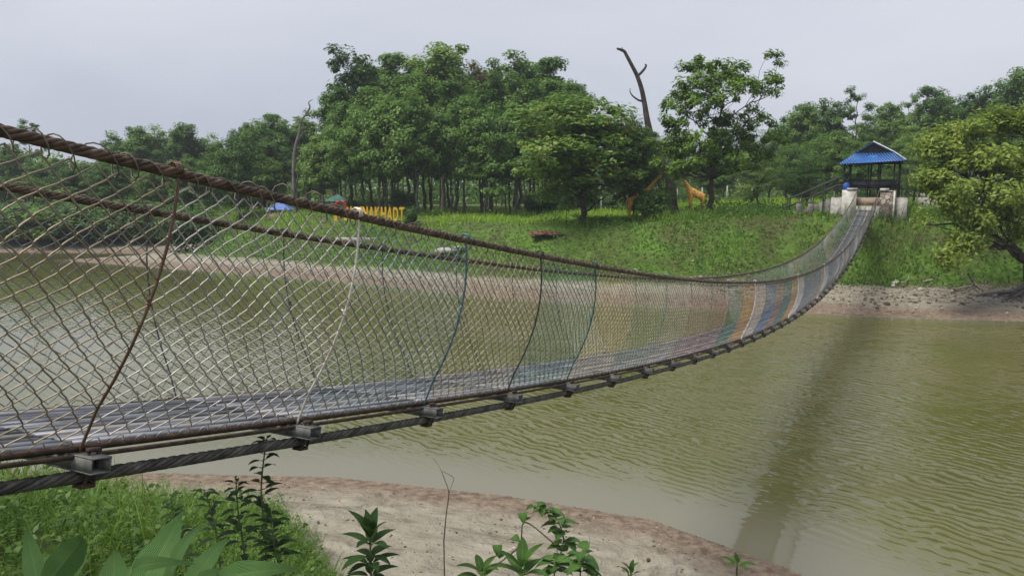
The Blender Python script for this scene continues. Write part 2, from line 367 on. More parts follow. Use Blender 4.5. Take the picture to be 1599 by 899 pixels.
# ------------------------------------------------------------------ water
def water_mat():
    m, nt, p, out = newmat('murky_olive_water')
    tc = N(nt, 'ShaderNodeTexCoord'); at = N(nt, 'ShaderNodeAttribute', attribute_name='mask')
    p.inputs['Base Color'].default_value = (0.135, 0.118, 0.026, 1)
    p.inputs['Roughness'].default_value = 0.06; p.inputs['IOR'].default_value = 1.5
    nz = N(nt, 'ShaderNodeTexNoise', i_Scale=0.10, i_Detail=3.0); L(nt, tc.outputs['Object'], nz.inputs['Vector'])
    cr = N(nt, 'ShaderNodeValToRGB'); cr.color_ramp.elements[0].position = 0.35; cr.color_ramp.elements[0].color = (0.083, 0.083, 0.024, 1); cr.color_ramp.elements[1].position = 0.65; cr.color_ramp.elements[1].color = (0.104, 0.103, 0.033, 1)
    L(nt, nz.outputs['Fac'], cr.inputs[0])
    silt = N(nt, 'ShaderNodeMix', data_type='RGBA'); silt.inputs[7].default_value = (0.165, 0.155, 0.11, 1)
    sh = N(nt, 'ShaderNodeMapRange', interpolation_type='SMOOTHSTEP'); sh.inputs['From Min'].default_value = 0; sh.inputs['From Max'].default_value = 2.8; sh.inputs['To Min'].default_value = 0.85; sh.inputs['To Max'].default_value = 0.0
    L(nt, at.outputs['Fac'], sh.inputs['Value']); L(nt, sh.outputs[0], silt.inputs[0]); L(nt, cr.outputs[0], silt.inputs[6]); L(nt, silt.outputs[2], p.inputs['Base Color'])
    def wave(rot, sx, sy, sc, det):
        mp = N(nt, 'ShaderNodeMapping', vector_type='TEXTURE'); mp.inputs['Rotation'].default_value = (0, 0, R(rot)); mp.inputs['Scale'].default_value = (sx, sy, 1)
        L(nt, tc.outputs['Object'], mp.inputs[0])
        n = N(nt, 'ShaderNodeTexNoise', i_Scale=sc, i_Detail=det, i_Roughness=0.45, i_Distortion=0.25); L(nt, mp.outputs[0], n.inputs['Vector']); return n.outputs['Fac']
    def train(rot, lam, dist_, dsc):
        mp = N(nt, 'ShaderNodeMapping', vector_type='TEXTURE'); mp.inputs['Rotation'].default_value = (0, 0, R(rot)); L(nt, tc.outputs['Object'], mp.inputs[0])
        k = N(nt, 'ShaderNodeTexWave', wave_type='BANDS', bands_direction='X', wave_profile='SIN'); k.inputs['Scale'].default_value = 0.314 / lam
        k.inputs['Distortion'].default_value = dist_; k.inputs['Detail'].default_value = 2.0; k.inputs['Detail Scale'].default_value = dsc; k.inputs['Detail Roughness'].default_value = 0.45
        L(nt, mp.outputs[0], k.inputs['Vector']); return k.outputs['Fac']
    def mul(a, f):
        k = N(nt, 'ShaderNodeMath', operation='MULTIPLY'); L(nt, a, k.inputs[0])
        if isinstance(f, float): k.inputs[1].default_value = f
        else: L(nt, f, k.inputs[1])
        return k.outputs[0]
    def add(a, b_):
        k = N(nt, 'ShaderNodeMath', operation='ADD'); L(nt, a, k.inputs[0]); L(nt, b_, k.inputs[1]); return k.outputs[0]
    pm = N(nt, 'ShaderNodeTexNoise', i_Scale=0.55, i_Detail=2.0); L(nt, tc.outputs['Object'], pm.inputs['Vector'])
    pmr = N(nt, 'ShaderNodeMapRange'); pmr.inputs['From Min'].default_value = .38; pmr.inputs['From Max'].default_value = .62; L(nt, pm.outputs['Fac'], pmr.inputs['Value'])
    w1 = mul(train(26, 0.29, 10.0, 0.7), pmr.outputs[0])
    w2 = mul(train(48, 0.215, 9.0, 0.9), 0.65)
    w3 = mul(wave(-60, 2.6, 1.0, 4.6, 2.5), 2.2)
    height = add(add(w1, w2), w3)
    amp = N(nt, 'ShaderNodeMapRange', interpolation_type='SMOOTHSTEP'); amp.inputs['From Min'].default_value = 0.4; amp.inputs['From Max'].default_value = 3.6; amp.inputs['To Min'].default_value = 0.05; amp.inputs['To Max'].default_value = 1.0
    L(nt, at.outputs['Fac'], amp.inputs['Value'])
    gust = N(nt, 'ShaderNodeTexNoise', i_Scale=0.22, i_Detail=2.0); L(nt, tc.outputs['Object'], gust.inputs['Vector'])
    gm = N(nt, 'ShaderNodeMapRange'); gm.inputs['From Min'].default_value = 0.35; gm.inputs['From Max'].default_value = 0.62; gm.inputs['To Min'].default_value = 0.45; gm.inputs['To Max'].default_value = 1.0; L(nt, gust.outputs['Fac'], gm.inputs['Value'])
    am0 = N(nt, 'ShaderNodeMath', operation='MULTIPLY'); L(nt, amp.outputs[0], am0.inputs[0]); L(nt, gm.outputs[0], am0.inputs[1])
    sx_ = N(nt, 'ShaderNodeSeparateXYZ'); L(nt, tc.outputs['Object'], sx_.inputs[0])
    lee = N(nt, 'ShaderNodeMapRange', interpolation_type='SMOOTHSTEP'); lee.inputs['From Min'].default_value = -13; lee.inputs['From Max'].default_value = -1; lee.inputs['To Min'].default_value = 0.30; lee.inputs['To Max'].default_value = 1.0; L(nt, sx_.outputs[0], lee.inputs['Value'])
    am = N(nt, 'ShaderNodeMath', operation='MULTIPLY'); L(nt, am0.outputs[0], am.inputs[0]); L(nt, lee.outputs[0], am.inputs[1])
    hh_ = mul(height, am.outputs[0])
    b = N(nt, 'ShaderNodeBump', i_Strength=1.0, i_Distance=0.018); L(nt, hh_, b.inputs['Height']); L(nt, b.outputs[0], p.inputs['Normal'])
    return m
WX = np.concatenate([geo(-330, -46, 14), np.arange(-45, 25, 0.5), geo(25, 135, 10)])
WY = np.concatenate([np.arange(-55, -2, 4), np.arange(-2, 66, 0.5), geo(66, 140, 8)])
wx, wy = np.meshgrid(WX, WY)
wd = np.where(in_water(wx, wy), np.minimum(seg_dist(wx, wy, FAR) * 1.2 + 0.5, seg_dist(wx, wy, NEAR)), 0)
mb = MB(); idx = np.arange(wx.size).reshape(wx.shape)
mb.add(np.stack([wx, wy, np.zeros_like(wx)], -1), np.stack([idx[:-1, :-1], idx[:-1, 1:], idx[1:, 1:], idx[1:, :-1]], -1).reshape(-1, 4), wd.reshape(-1))
water = tag(mb.build('water', water_mat(), None, True), kind='structure')

# ------------------------------------------------------------------ bridge geometry (fitted to the photograph's perspective)
TH = R(26.784); cT, sT = math.cos(TH), math.sin(TH)
def zc(t):
    T = np.asarray(t, float) / 30; return -0.6269 - 5.9463 * T + 3.8482 * T**2 - 0.9522 * T**3 + 0.6789 * T**4
def pctr(t):
    T = np.maximum(np.asarray(t, float), -2) / 30; return 2.329 - 0.3495 * T * T + 0.39
def B(t, p, z):
    t = np.asarray(t, float); p = np.asarray(p, float); z = np.asarray(z, float)
    t, p, z = np.broadcast_arrays(t, p, z)
    return np.stack([t * sT - p * cT, t * cT + p * sT, EYE + z], -1)
BT = np.array([sT, cT, 0.0]); BP = np.array([-cT, sT, 0.0])     # along, across (away from the camera side)
def halfr(t): return 0.50 + 0.185 * np.exp(-np.maximum(np.asarray(t, float), -1) / 9.0)
def rise(t): return 1.0 - 0.2 * sstep(34, 43.6, np.asarray(t, float))
T0, T1 = -4.442, 43.6
K0 = 1.558
STN = K0 + np.arange(-6, 42)
def rail(t, side): return B(t, pctr(t) + side * halfr(t), zc(t) + rise(t))
def netpt(t, v, side):
    t = np.asarray(t, float); v = np.asarray(v, float)
    pb = pctr(t) + side * 0.355; zb = zc(t) + 0.115
    h = halfr(t); ptp = pctr(t) + side * h; zt = zc(t) + rise(t) - 0.03
    bul = side * 0.085 * 4 * v * (1 - v)
    lean = 0.2 * np.clip((4 - t) / 2.5, 0, 1) * v
    p = pb + (ptp - pb) * v + bul
    zz = zb + (zt - zb) * v - 0.19 * lean
    return B(t + lean, p, zz)

bridge = thing('suspension_footbridge', 'sagging cable footbridge with steel deck and colourful chain-link sides spanning the water', 'footbridge', tuple(B(T1, pctr(T1), zc(T1))))
bl = np.array(bridge.location)
class BM_(MB):
    def build(s, name, mat, parent=None, smooth=False):
        s.V = [v - bl for v in s.V]; return MB.build(s, name, mat, parent, smooth)

def cable(path_fn, name, mat, Rr, lay, npl, parent):
    t = np.arange(T0, T1, lay / npl); c = path_fn(t)
    Tn = np.gradient(c, axis=0); Tn /= np.linalg.norm(Tn, axis=1, keepdims=True)
    U = np.cross(Tn, [0, 0, 1.0]); U /= np.linalg.norm(U, axis=1, keepdims=True); W = np.cross(U, Tn)
    b = BM_(); ps = []
    for k in range(6):
        ph = 2 * np.pi * (t / lay) + k * np.pi / 3
        ps.append(c + Rr * 0.62 * (np.cos(ph)[:, None] * U + np.sin(ph)[:, None] * W))
    V, F = tubes(np.array(ps), Rr * 0.42, 6); b.add(V, F)
    V, F = tubes(c[None, ::4], Rr * 0.5, 6); b.add(V, F)
    return b.build(name, mat, parent, True)
for sd in (-1, 1):
    cable(lambda t: B(t, pctr(t) + sd * 0.39, zc(t)), 'main_cable', M['cable'], 0.0215, 0.26, 12, bridge)
    cable(lambda t: rail(t, sd), 'handrail_cable', M['rustcable'], 0.0178, 0.19, 10, bridge)
    # wire lacing that ties the net to the handrail: one uneven loop per mesh opening
    b = BM_(); te = 32.0
    nl = int((te - T0) / 0.095); q = np.arange(nl * 12 + 1)
    t = T0 + q / 12 * 0.095
    ph = q / 12 * 2 * np.pi
    lr = np.repeat(np.random.default_rng(5 + sd).uniform(0.75, 1.25, nl + 2), 12)[:len(q)]
    rr = (0.024 + 0.026 * np.clip(-np.sin(ph), 0, 1)**1.5) * lr
    big = np.repeat(np.random.default_rng(15 + sd).random(nl + 2) < 0.07, 12)[:len(q)] & (t < 6)
    rr = np.where(big & (np.sin(ph) > 0), rr + 0.035 * np.sin(ph), rr)
    c = rail(t, sd); pth = c + rr[:, None] * (np.cos(ph)[:, None] * BP + np.sin(ph)[:, None] * np.array([0, 0, 1.0])) + 0.02 * np.sin(ph * 0.37)[:, None] * BT
    V, F = tubes(pth[None], 0.0023, 4); b.add(V, F)
    b.build('lacing_wire', M['wire'], bridge, True)
    # side angle of the deck
    b = BM_(); t = np.arange(T0, T1, 0.25)
    V, F = tubes(B(t, pctr(t) + sd * 0.362, zc(t) + 0.088)[None], 0.0125, 4); b.add(V, F)
    V, F = tubes(B(t, pctr(t) + sd * 0.385, zc(t) + 0.066)[None], 0.009, 5); b.add(V, F)
    b.build('deck_edge_bar', M['rust'], bridge)

# crossbeams with clamps
def beam(t):
    c = B(t, pctr(t), zc(t) + 0.047); hl = 0.475
    slope = float((zc(t + .05) - zc(t - .05)) / 0.1); al = np.array([BT[0], BT[1], slope]); al /= np.linalg.norm(al)
    up = np.cross(BP, al); up = up if up[2] > 0 else -up
    ax = np.array([al, BP, up])
    b = BM_(); w_, h_, th_ = 0.072, 0.052, 0.005
    b.box(c + up * (h_ / 2 - th_ / 2), (w_, 2 * hl, th_), ax); b.box(c - up * (h_ / 2 - th_ / 2), (w_, 2 * hl, th_), ax)
    b.box(c - al * (w_ / 2 - th_ / 2), (th_, 2 * hl - .002, h_ - 2 * th_), ax); b.box(c + al * (w_ / 2 - th_ / 2), (th_, 2 * hl - .002, h_ - 2 * th_), ax)
    b.box(c, (w_ - 2 * th_, 2 * hl - 0.12, h_ - 2 * th_), ax)
    o = b.build('crossbeam', M['galv'], bridge)
    for sd in (-1, 1):
        k = BM_(); cc = B(t, pctr(t) + sd * 0.39, zc(t))
        an = np.linspace(-np.pi, 0, 9)
        arc = cc + 0.031 * (np.cos(an)[:, None] * BP + np.sin(an)[:, None] * up)
        arc = np.concatenate([[arc[0] + up * 0.085], arc, [arc[-1] + up * 0.085]])
        for s in (-0.016, 0.016): k.tube(arc + al * s, 0.0055, 5)
        k.box(cc - up * 0.030, (0.05, 0.045, 0.014), ax)
        for s in (-1, 1): k.box(cc + BP * 0.031 * s + up * 0.088, (0.045, 0.018, 0.012), ax)
        k.build('cable_clamp', M['rust'], o, True)
    return o
for t in STN:
    if t < T1 - 0.3: beam(t)

# deck panels: lengthwise steel slats
sr = np.random.default_rng(21)
for i in range(len(STN) - 1):
    a, c2 = STN[i] + 0.008, min(STN[i + 1] - 0.008, T1)
    if c2 <= a: continue
    b = BM_(); ns = 11; ww = 0.70 / ns
    tt = np.linspace(a, c2, 4)
    for j in range(ns):
        p0 = -0.35 + ww * (j + 0.5)
        dz = sr.uniform(-0.004, 0.004, 2); z0 = 0.100 + np.linspace(dz[0], dz[1], 4)
        hw = ww * 0.5 - 0.009
        lo = [B(tt, pctr(tt) + p0 + s * hw, zc(tt) + z0 + q) for s, q in ((-1, 0), (1, 0), (1, -0.012), (-1, -0.012))]
        V = np.stack(lo, 1)
        ii = np.arange(16).reshape(4, 4); nn = np.roll(ii, -1, 1)
        Fs = np.stack([ii[:-1], ii[1:], nn[1:], nn[:-1]], -1).reshape(-1, 4)
        b.add(V.reshape(-1, 3), np.concatenate([Fs, [ii[0], ii[-1, ::-1]]]))
    for u in (0.25, 0.5, 0.75):
        t = a + (c2 - a) * u
        b.box(B(t, pctr(t), zc(t) + 0.079), (0.03, 0.66, 0.008), np.array([BT, BP, [0, 0, 1]]))
    b.build('deck_panel', M['slat'], bridge)

# suspender rods
susp_col = {0: (0.13, 0.075, 0.05), 1: (0.72, 0.67, 0.60), 2: (0.08, 0.15, 0.19), 3: (0.06, 0.055, 0.05), 4: (0.04, 0.15, 0.14), 11: (0.75, 0.75, 0.76), 16: (0.8, 0.8, 0.8), 21: (0.8, 0.8, 0.8), 26: (0.75, 0.75, 0.75), 31: (0.8, 0.8, 0.8)}
SM = {}
def painted(c):
    key = tuple(c)
    if key not in SM: SM[key] = mat_noise('painted_wire', tuple(0.62 * v for v in c), tuple(min(1, 1.12 * v) for v in c), 9, 0.42, 0.3, c3=tuple(0.5 * v + 0.06 for v in c))
    return SM[key]
PAL = [(0.45, 0.43, 0.385), (0.25, 0.32, 0.31), (0.38, 0.335, 0.225), (0.15, 0.27, 0.22), (0.48, 0.40, 0.24), (0.28, 0.33, 0.20), (0.40, 0.36, 0.28), (0.34, 0.22, 0.17), (0.30, 0.16, 0.12), (0.10, 0.21, 0.14), (0.55, 0.30, 0.09), (0.60, 0.52, 0.46),
       (0.15, 0.24, 0.38), (0.32, 0.22, 0.18), (0.14, 0.24, 0.20), (0.55, 0.34, 0.18), (0.68, 0.66, 0.64), (0.20, 0.25, 0.35), (0.28, 0.28, 0.31), (0.24, 0.30, 0.33), (0.55, 0.40, 0.25), (0.66, 0.66, 0.66), (0.22, 0.26, 0.36), (0.30, 0.32, 0.36)]
LATE = [(0.60, 0.60, 0.60), (0.26, 0.30, 0.38), (0.34, 0.34, 0.36), (0.62, 0.54, 0.38), (0.18, 0.26, 0.22), (0.30, 0.36, 0.44), (0.68, 0.68, 0.68), (0.40, 0.38, 0.34)]
FARP = [(0.24, 0.24, 0.20), (0.11, 0.20, 0.15), (0.20, 0.22, 0.18), (0.40, 0.36, 0.22), (0.12, 0.22, 0.17), (0.28, 0.30, 0.27), (0.55, 0.55, 0.50), (0.16, 0.24, 0.20)]
vs = np.linspace(0, 1, 9)
for i, t in enumerate(STN):
    k = i - 6
    if t > T1 - 0.3: continue
    for sd in (-1, 1):
        col = susp_col.get(k) if sd < 0 else None
        if col is None: col = (0.07, 0.075, 0.08) if sd > 0 and k < 8 else ((0.22, 0.23, 0.21), (0.36, 0.34, 0.30), (0.20, 0.28, 0.26), (0.32, 0.26, 0.20))[k % 4]
        if sd > 0 and k == 0: col = (0.22, 0.26, 0.33)
        pth = netpt(np.full(9, t), vs, sd) + BP * sd * 0.006
        pth[0] = B(t, pctr(t) + sd * 0.37, zc(t) + 0.075)
        pth = np.concatenate([pth, [rail(t + 0.2 * np.clip((4 - t) / 2.5, 0, 1), sd) + np.array([0, 0, 0.012])]])
        b = BM_(); V, F = tubes(pth[None], (0.0056 if sd < 0 and k < 5 else 0.0042 if k < 5 else 0.0034) if sd > 0 or k not in (11, 16, 21, 26, 31) else 0.012, 5); b.add(V, F)
        # a twist of binding wire round the rod half way up and at the rail
        for v0 in (0.55, 1.0):
            c0 = netpt(t, v0, sd); an = np.linspace(0, 4 * np.pi * (1 if v0 < 1 else 1.6), 26)
            rr = 0.008 if v0 < 1 else 0.022
            rg = c0 + (0.045 if v0 == 1 else 0) * np.array([0, 0, 1.0])
            V, F = tubes((rg + rr * (np.cos(an)[:, None] * BP + np.sin(an)[:, None] * (np.array([0, 0, 1.0]) if v0 == 1 else BT)) + np.linspace(-0.015, 0.015, 26)[:, None] * (BT if v0 == 1 else np.array([0, 0, 1.0])))[None], 0.0032, 4); b.add(V, F)
        b.build('suspender', painted(col), bridge, True)

# chain-link panels, one per bay and side: woven zigzag wires
nr = np.random.default_rng(31)
PITCH_M = 0.095
for i in range(len(STN) - 1):
    k = i - 6; a = STN[i]
    if a > T1 - 0.6: continue
    for sd in (-1, 1):
        if sd < 0: col = (0.30, 0.25, 0.18) if k < 0 else (PAL[k] if k < len(PAL) else LATE[k % len(LATE)])
        else: col = (0.22, 0.22, 0.20) if k < 6 else FARP[(k * 5) % len(FARP)]
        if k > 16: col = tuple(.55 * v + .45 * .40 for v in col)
        nw = 24; pw = 1.0 / nw
        rows = 24; sub = 4 if k < 9 else 2
        n = rows * sub + 1
        s = np.arange(n) / sub
        tri = np.abs(((s + 0.0) % 2) - 1)              # zigzag 1..0..1
        tri = tri * 2 - 1
        if sub == 4: tri = np.clip(tri * 1.12, -1, 1)
        sm = np.sin(s * np.pi) * 0.003            # over and under: one strand leans out, the next in
        wi = np.arange(nw)
        x = a + (wi[:, None] + 0.5) * pw + (np.where(wi % 2 == 0, 1.0, -1.0)[:, None] * tri[None]) * pw * 0.5 * 1.06
        # hand-stretched net: rows wander a little
        v = (s / rows)[None] + 0.006 * np.sin(7.0 * x + k) * np.sin(np.pi * s / rows)[None]
        x = x + 0.014 * np.sin(5.3 * v * 3 + 3.1 * x) + 0.008 * np.sin(17 * v + 9 * x)
        P3 = netpt(x, v, sd) + (np.where(wi % 2 == 0, 1.0, -1.0)[:, None] * sm[None] * sd)[..., None] * BP
        # bottom and top knuckles curl
        rad = 0.0027 if k < 4 else (0.0024 if k < 9 else (0.0030 if sd < 0 else 0.0023))
        V, F = tubes(P3, rad, 4 if k < 9 else 3, cap=False)
        b = BM_(); b.add(V, F)
        # bottom tie loops to the deck edge
        wj = np.arange(11); tl = a + (wj + 0.5) / 11
        an = np.linspace(0, 2 * np.pi, 9)
        base = B(tl, pctr(tl) + sd * 0.366, zc(tl) + 0.098)
        jit = nr.uniform(0.6, 1.2, 11)
        lp = base[:, None] + (0.026 * jit)[:, None, None] * (np.cos(an)[None, :, None] * BT + np.sin(an)[None, :, None] * (0.75 * np.array([0, 0, 1.0]) - 0.5 * sd * BP * -1)) 
        V, F = tubes(lp, rad * 0.9, 3, cap=False); b.add(V, F)
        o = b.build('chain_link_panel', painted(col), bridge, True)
exec_after_bridge = True

# ------------------------------------------------------------------ leaves and trees
def diamonds(C, Nn, Ln, ratio, rs, fold=0.0):
    n = len(C)
    Nn = Nn / (np.linalg.norm(Nn, axis=1, keepdims=True) + 1e-9)
    r = rs.normal(size=(n, 3)); A = np.cross(Nn, r); A /= np.linalg.norm(A, axis=1, keepdims=True) + 1e-9
    S = np.cross(Nn, A)
    Ln = np.broadcast_to(Ln, (n,))[:, None]; W_ = Ln * ratio
    V = np.stack([C - A * Ln * 0.5, C + S * W_ * 0.5 + A * Ln * 0.05 - Nn * W_ * fold, C + A * Ln * 0.5 - Nn * Ln * 0.12, C - S * W_ * 0.5 + A * Ln * 0.05 - Nn * W_ * fold], 1)
    return V.reshape(-1, 3), np.arange(4 * n).reshape(n, 4)

def grow(seed, trunk, trunk_r, lobes, ntips, per, leaf, clump, flat=0.6, ratio=0.5, bare=0.3, shell=0.55, wood=None, fol=None, name='tree', label='', cat='tree', limb=0.35, upw=0.8):
    """trunk: path points; lobes: (cx,cy,cz,rx,ry,rz,weight)."""
    rs = np.random.default_rng(seed)
    trunk = np.asarray(trunk, float)
    # dense trunk path
    tpar = np.linspace(0, 1, len(trunk)); tq = np.linspace(0, 1, 16)
    tp = np.stack([np.interp(tq, tpar, trunk[:, i]) for i in range(3)], 1)
    Ht = trunk[-1, 2] - trunk[0, 2]
    tp[1:-1, :2] += rs.normal(size=(14, 2)) * 0.008 * Ht
    tr = trunk_r * (1 - 0.8 * tq); tr[0] *= 1.45; tr[1] *= 1.1
    wts = np.array([l[6] for l in lobes], float); wts /= wts.sum()
    tips = []; own = rs.choice(len(lobes), ntips, p=wts)
    for li in own:
        l = lobes[li]
        d = rs.normal(size=3); d /= np.linalg.norm(d); rad = shell + (1 - shell) * rs.random()
        tips.append((l[0] + d[0] * l[3] * rad, l[1] + d[1] * l[4] * rad, l[2] + d[2] * l[5] * rad))
    tips = np.array(tips)
    # limbs run from the trunk to the middle of each leafy mass, twigs from the limb to the leaf sprays
    zmin = trunk[0, 2] + bare * Ht
    lc = np.array([l[:3] for l in lobes], float); lc[:, 2] -= np.array([l[5] for l in lobes]) * 0.5
    dl = np.hypot(lc[:, 0] - np.interp(lc[:, 2], tp[:, 2], tp[:, 0]), lc[:, 1] - np.interp(lc[:, 2], tp[:, 2], tp[:, 1]))
    za = np.clip(lc[:, 2] - dl * rs.uniform(0.45, 1.0, len(lc)), zmin, trunk[-1, 2] * 0.98)
    att = np.stack([np.interp(za, tp[:, 2], tp[:, i]) for i in range(3)], 1)
    s = np.linspace(0, 1, 10)[None, :, None]
    mid = (att + lc) / 2 + rs.normal(size=lc.shape) * 0.09 * np.linalg.norm(lc - att, axis=1, keepdims=True)
    mid[:, 2] += 0.06 * dl
    LP = (1 - s)**2 * att[:, None] + 2 * s * (1 - s) * mid[:, None] + s**2 * lc[:, None]
    LP[:, 1:-1] += rs.normal(size=LP[:, 1:-1].shape) * 0.015 * np.linalg.norm(lc - att, axis=1)[:, None, None]
    LR = (np.interp(za, tp[:, 2], tr) * limb)[:, None] * (1 - 0.6 * np.linspace(0, 1, 10)[None]) + 0.012
    dxy = np.hypot(tips[:, 0], tips[:, 1])
    fr = rs.uniform(0.45, 1.0, ntips); q_ = fr * 9; j_ = np.minimum(q_.astype(int), 8); f_ = (q_ - j_)[:, None]
    a2 = LP[own, j_] * (1 - f_) + LP[own, j_ + 1] * f_
    s = np.linspace(0, 1, 6)[None, :, None]
    mid = (a2 + tips) / 2 + rs.normal(size=tips.shape) * 0.10 * np.linalg.norm(tips - a2, axis=1, keepdims=True)
    P = (1 - s)**2 * a2[:, None] + 2 * s * (1 - s) * mid[:, None] + s**2 * tips[:, None]
    rad = LR[own, 7][:, None] * 0.42 * (1 - 0.85 * np.linspace(0, 1, 6)[None]) + 0.006
    wbL = tubes(LP, LR, 6)
    wb = MB(); V, F = tubes(tp[None], tr, 9); wb.add(V, F); wb.add(*wbL); V, F = tubes(P, rad, 4); wb.add(V, F)
    # leaves
    n = ntips * per
    c = np.repeat(tips, per, 0)
    d = rs.normal(size=(n, 3)); d /= np.linalg.norm(d, axis=1, keepdims=True)
    rr = rs.random((n, 1))**0.45
    cs = np.repeat(rs.uniform(0.65, 1.3, ntips), per)[:, None] * clump
    off = d * rr * cs * np.array([1, 1, flat])
    C = c + off
    ctr = np.average(tips, axis=0)
    outw = (C - ctr); outw /= np.linalg.norm(outw, axis=1, keepdims=True) + 1e-9
    Nn = np.array([0, 0, upw]) + outw * 0.35 + d * 0.45 + rs.normal(size=(n, 3)) * 0.35
    V, F = diamonds(C, Nn, leaf * rs.uniform(0.6, 1.3, n), ratio, rs)
    lb = MB(); lb.add(V, F)
    root = thing(name, label, cat)
    wb.build('trunk', wood, root, True)
    lb.build('crown', fol, root)
    root['h0'] = float(tips[:, 2].max() + clump * 0.5)
    return root

def lobes_rand(seed, n, zlo, zhi, rad, rz, taper=0.5, w=1.0):
    rs = np.random.default_rng(seed); out = []
    for i in range(n):
        z_ = zlo + (zhi - zlo) * (i + 0.5) / n
        env = rad * math.sqrt(max(0.05, 1 - ((z_ - (zlo + (zhi - zlo) * taper)) / ((zhi - zlo) * 0.72))**2))
        a = i * 2.4 + rs.uniform(-.5, .5); q = env * rs.uniform(0.25, 0.62)
        s_ = rs.uniform(0.8, 1.2)
        out.append((q * math.cos(a), q * math.sin(a), z_, env * 0.55 * s_, env * 0.55 * s_, rz * s_, w))
    return out
K = {}
def straight(H, lean=0.3): return [(0, 0, -0.3), (lean * .3, 0, H * .3), (lean * .6, .1, H * .6), (lean, 0, H * .9)]
K['sal0'] = grow(101, straight(17), 0.26, lobes_rand(1, 11, 7.0, 16.0, 4.0, 1.7, 0.45), 95, 120, 0.44, 1.10, 0.66, 0.6, 0.42, wood=M['bark'], fol=M['sal'], name='sal_tree')
K['sal1'] = grow(102, straight(18, -.4), 0.25, lobes_rand(2, 12, 6.5, 17.4, 3.4, 1.6, 0.5), 92, 120, 0.44, 1.05, 0.68, 0.6, 0.40, wood=M['bark'], fol=M['sal'], name='sal_tree')
K['sal2'] = grow(103, straight(16, .2), 0.24, lobes_rand(3, 10, 8.0, 15.6, 3.8, 1.5, 0.55), 88, 125, 0.44, 1.10, 0.66, 0.6, 0.5, wood=M['bark_grey'], fol=M['sal_pale'], name='sal_tree')
K['salb'] = grow(104, straight(17, .3), 0.24, lobes_rand(4, 10, 8.0, 16.4, 3.4, 1.6, 0.55), 85, 115, 0.42, 1.0, 0.66, 0.6, 0.5, wood=M['bark'], fol=M['sal_brown'], name='sal_tree')
K['sparse'] = grow(105, straight(16, -.5), 0.20, [(q[0] * 1.5, q[1] * 1.5, q[2], q[3] * .62, q[4] * .62, q[5], q[6]) for q in lobes_rand(9, 17, 6.5, 16.2, 2.7, 0.55, 0.4)], 70, 105, 0.28, 0.62, 0.7, 0.55, 0.35, shell=0.4, wood=M['bark'], fol=M['sal'], name='open_crowned_tree')
K['broad'] = grow(106, [(0, 0, -.3), (.1, 0, 1.6), (-.1, .2, 4.5), (.1, 0, 8)], 0.20, lobes_rand(5, 12, 2.7, 9.6, 4.9, 1.5, 0.42) + [(0, 0, 6, 3.0, 3.0, 2.4, 3)], 150, 130, 0.34, 0.95, 0.6, 0.5, 0.14, wood=M['bark_dark'], fol=M['broad'], name='broadleaf_tree')
K['feather'] = grow(107, [(0, 0, -.3), (.3, 0, 1.4), (.1, .2, 3), (.4, 0, 5)], 0.12, lobes_rand(6, 9, 1.6, 6.2, 3.8, 0.7, 0.5), 110, 110, 0.17, 0.75, 0.35, 0.4, 0.2, wood=M['bark_dark'], fol=M['feather'], name='feathery_tree', upw=1.4)
K['bush'] = grow(108, [(0, 0, -.2), (.1, 0, .5), (0, .1, 1.0), (.1, 0, 1.5)], 0.05, [(0, 0, 1.0, 1.3, 1.3, .8, 3), (.7, .2, .8, .9, .9, .6, 1), (-.7, -.2, .9, .9, .9, .7, 1)], 48, 80, 0.20, 0.42, 0.8, 0.5, 0.1, wood=M['bark_dark'], fol=M['broad'], name='bush', cat='bush')
K['sapling'] = grow(109, straight(5.2, .2), 0.05, [(0, 0, 4.3, 1.0, 1.0, .6, 1), (.4, 0, 3.2, 1.3, 1.3, .5, 1), (-.3, 0, 2.3, 1.2, 1.1, .5, .8)], 34, 48, 0.30, 0.5, 0.5, 0.5, 0.35, wood=M['bark_dark'], fol=M['sal_pale'], name='young_tree')
K['dome'] = grow(110, [(0, 0, -.3), (.1, 0, 3), (-.1, .2, 6), (.1, 0, 9)], 0.17, lobes_rand(8, 13, 4.4, 9.7, 4.3, 1.3, 0.4) + [(0, 0, 7, 2.6, 2.6, 1.8, 2)], 130, 140, 0.36, 0.95, 0.65, 0.55, 0.3, wood=M['bark_grey'], fol=M['sal_pale'], name='domed_tree')
PARKED = {k: True for k in K}
def place(kind, x, Y, ytop, label, group=None, ws=1.0, rz=None):
    p0 = pt(x, 300, Y); X = p0[0]
    zg = gz1(X, Y); top = pt(x, ytop, Y)[2]
    proto = K[kind]; s = (top - zg) / proto['h0']
    rz = random.uniform(0, 6.28) if rz is None else rz
    sc = (s * ws, s * ws, s)
    if PARKED.get(kind):
        PARKED[kind] = False
        proto.location = (X, Y, zg); proto.rotation_euler = (0, 0, rz); proto.scale = sc; proto['label'] = label
        if group: proto['group'] = group
        return proto
    return dup(proto, (X, Y, zg), rz, sc, label, group)

